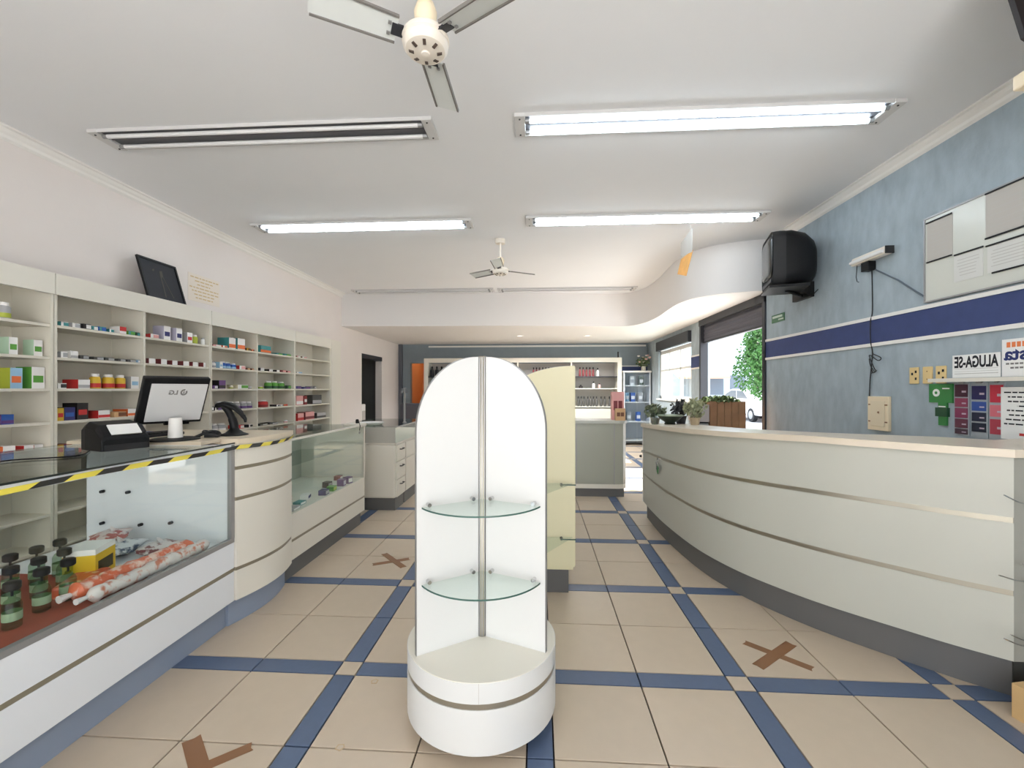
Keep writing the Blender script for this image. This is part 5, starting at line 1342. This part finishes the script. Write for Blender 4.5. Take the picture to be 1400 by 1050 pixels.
t = thing('poster', 'white poster with rows of black print below the ledge', 'poster', (2.735, 2.5, 1.06))
bx('sheet', M['paper'], t, 2.724, 2.7275, 2.30, 2.708, 1.06, 1.362)
mb = MB()
for k, (a, b) in enumerate(((2.40, 2.69), (2.40, 2.67), (2.40, 2.67), (2.40, 2.62), (2.40, 2.675), (2.40, 2.67), (2.40, 2.685), (2.40, 2.69))):
    z = 1.335 - k * .026; y = a
    while y < b:
        l = prnd.uniform(.012, .04); mb.box(2.7232, 2.724, y, min(b, y + l), z - .008, z); y += l + .007
build(mb, 'printed_lines', M['ink'], t)
build(MB().box(2.7232, 2.724, 2.58, 2.61, 1.085, 1.10), 'red_mark', pcm('red'), t)

# shutter housing at the entrance, upper right, and its bracket
t = thing('shutter_housing', 'dark shutter drum housing at the upper right by the entrance', 'shutter housing', (2.3, 1.3, 2.5))
pf = [(1.875, 3.09), (1.895, 2.93), (1.945, 2.76), (2.14, 2.62), (2.32, 2.52), (2.60, 2.50), (2.60, 3.09)]
build(MB().slab([(a, b) for a, b in pf], (0, 1.86, 0), (1, 0, 0), (0, 0, 1), .02), 'end_plate', mat('near_black_brown', (34, 28, 28), .6), t)
build(MB().slab([(a + .03, b + (.02 if b < 3 else 0)) for a, b in pf], (0, 1.84, 0), (1, 0, 0), (0, 0, 1), 1.5), 'drum_cover', mat('near_black_brown', (34, 28, 28), .6), t)
bx('bracket', M['cream'], t, 1.955, 2.20, 1.80, 1.90, 2.575, 2.635, bevel=.006)

# ------------------------------------------------------------------ floor tape and marks
def cross(lab, a, b, c, d, w1, w2):
    cx = ((a[0] + b[0] + c[0] + d[0]) / 4, (a[1] + b[1] + c[1] + d[1]) / 4)
    t = thing('floor_tape_cross', lab, 'tape', (cx[0], cx[1], 0), 'brown tape crosses on the floor')
    for i, (p, q, w) in enumerate(((a, b, w1), (c, d, w2))):
        p, q = Vector(p), Vector(q); n = Vector((-(q - p).y, (q - p).x)).normalized() * w / 2
        e = (q - p).normalized() * .006
        pts = [p - n, p + n * .3 + e, p + n, q + n, q - n * .2 - e, q - n]
        build(MB().prism([(v.x, v.y) for v in pts], .0004 + i * .0006, .0010 + i * .0006), 'tape_strip', M['tape'], t)
cross('brown tape cross on the floor beside the curved counter', (1.098, 2.371), (1.327, 2.162), (1.344, 2.373), (1.067, 2.163), .045, .055)
cross('brown tape cross on the floor beyond the bowed cabinet', (-1.269, 3.249), (-1.017, 3.379), (-1.258, 3.472), (-1.011, 3.21), .05, .05)
cross('brown tape cross on the floor at the bottom left, nearest the viewer', (-1.335, 1.59), (-1.06, 1.34), (-1.075, 1.57), (-1.30, 1.38), .06, .045)
for k, (x, y, rz, lab) in enumerate(((-.751, 1.95, .3, 'small pale sticker mark on the tile by the blue crossing'), (-.743, 1.584, -.2, 'small pale sticker mark nearer the bottom of the floor'))):
    t = thing('floor_sticker', lab, 'sticker', (x, y, 0), rot=rz)
    build(MB().prism([(-.014, -.012), (.010, -.016), (.018, .006), (.006, .018), (-.016, .010)], .0003, .0012), 'sticker', mat('tan_sticker', (192, 168, 136), .6), t, local=True)
    build(MB().prism([(-.009, -.008), (.006, -.010), (.012, .004), (.004, .012), (-.010, .006)], .0012, .0016), 'inner_mark', M['tile'], t, local=True)
# cardboard box at the lower right edge
t = thing('cardboard_box', 'tan cardboard box on the floor at the lower right edge', 'box', (2.015, 1.86, 0), rot=R(12))
build(MB().box(-.055, .30, -.06, .05, 0, .14), 'carton', mat('cardboard', (206, 172, 122), .8, var=.06, scale=8), t, local=True)
build(MB().box(-.056, .301, -.02, .01, .1402, .141), 'sealing_tape', M['tape'], t, local=True)
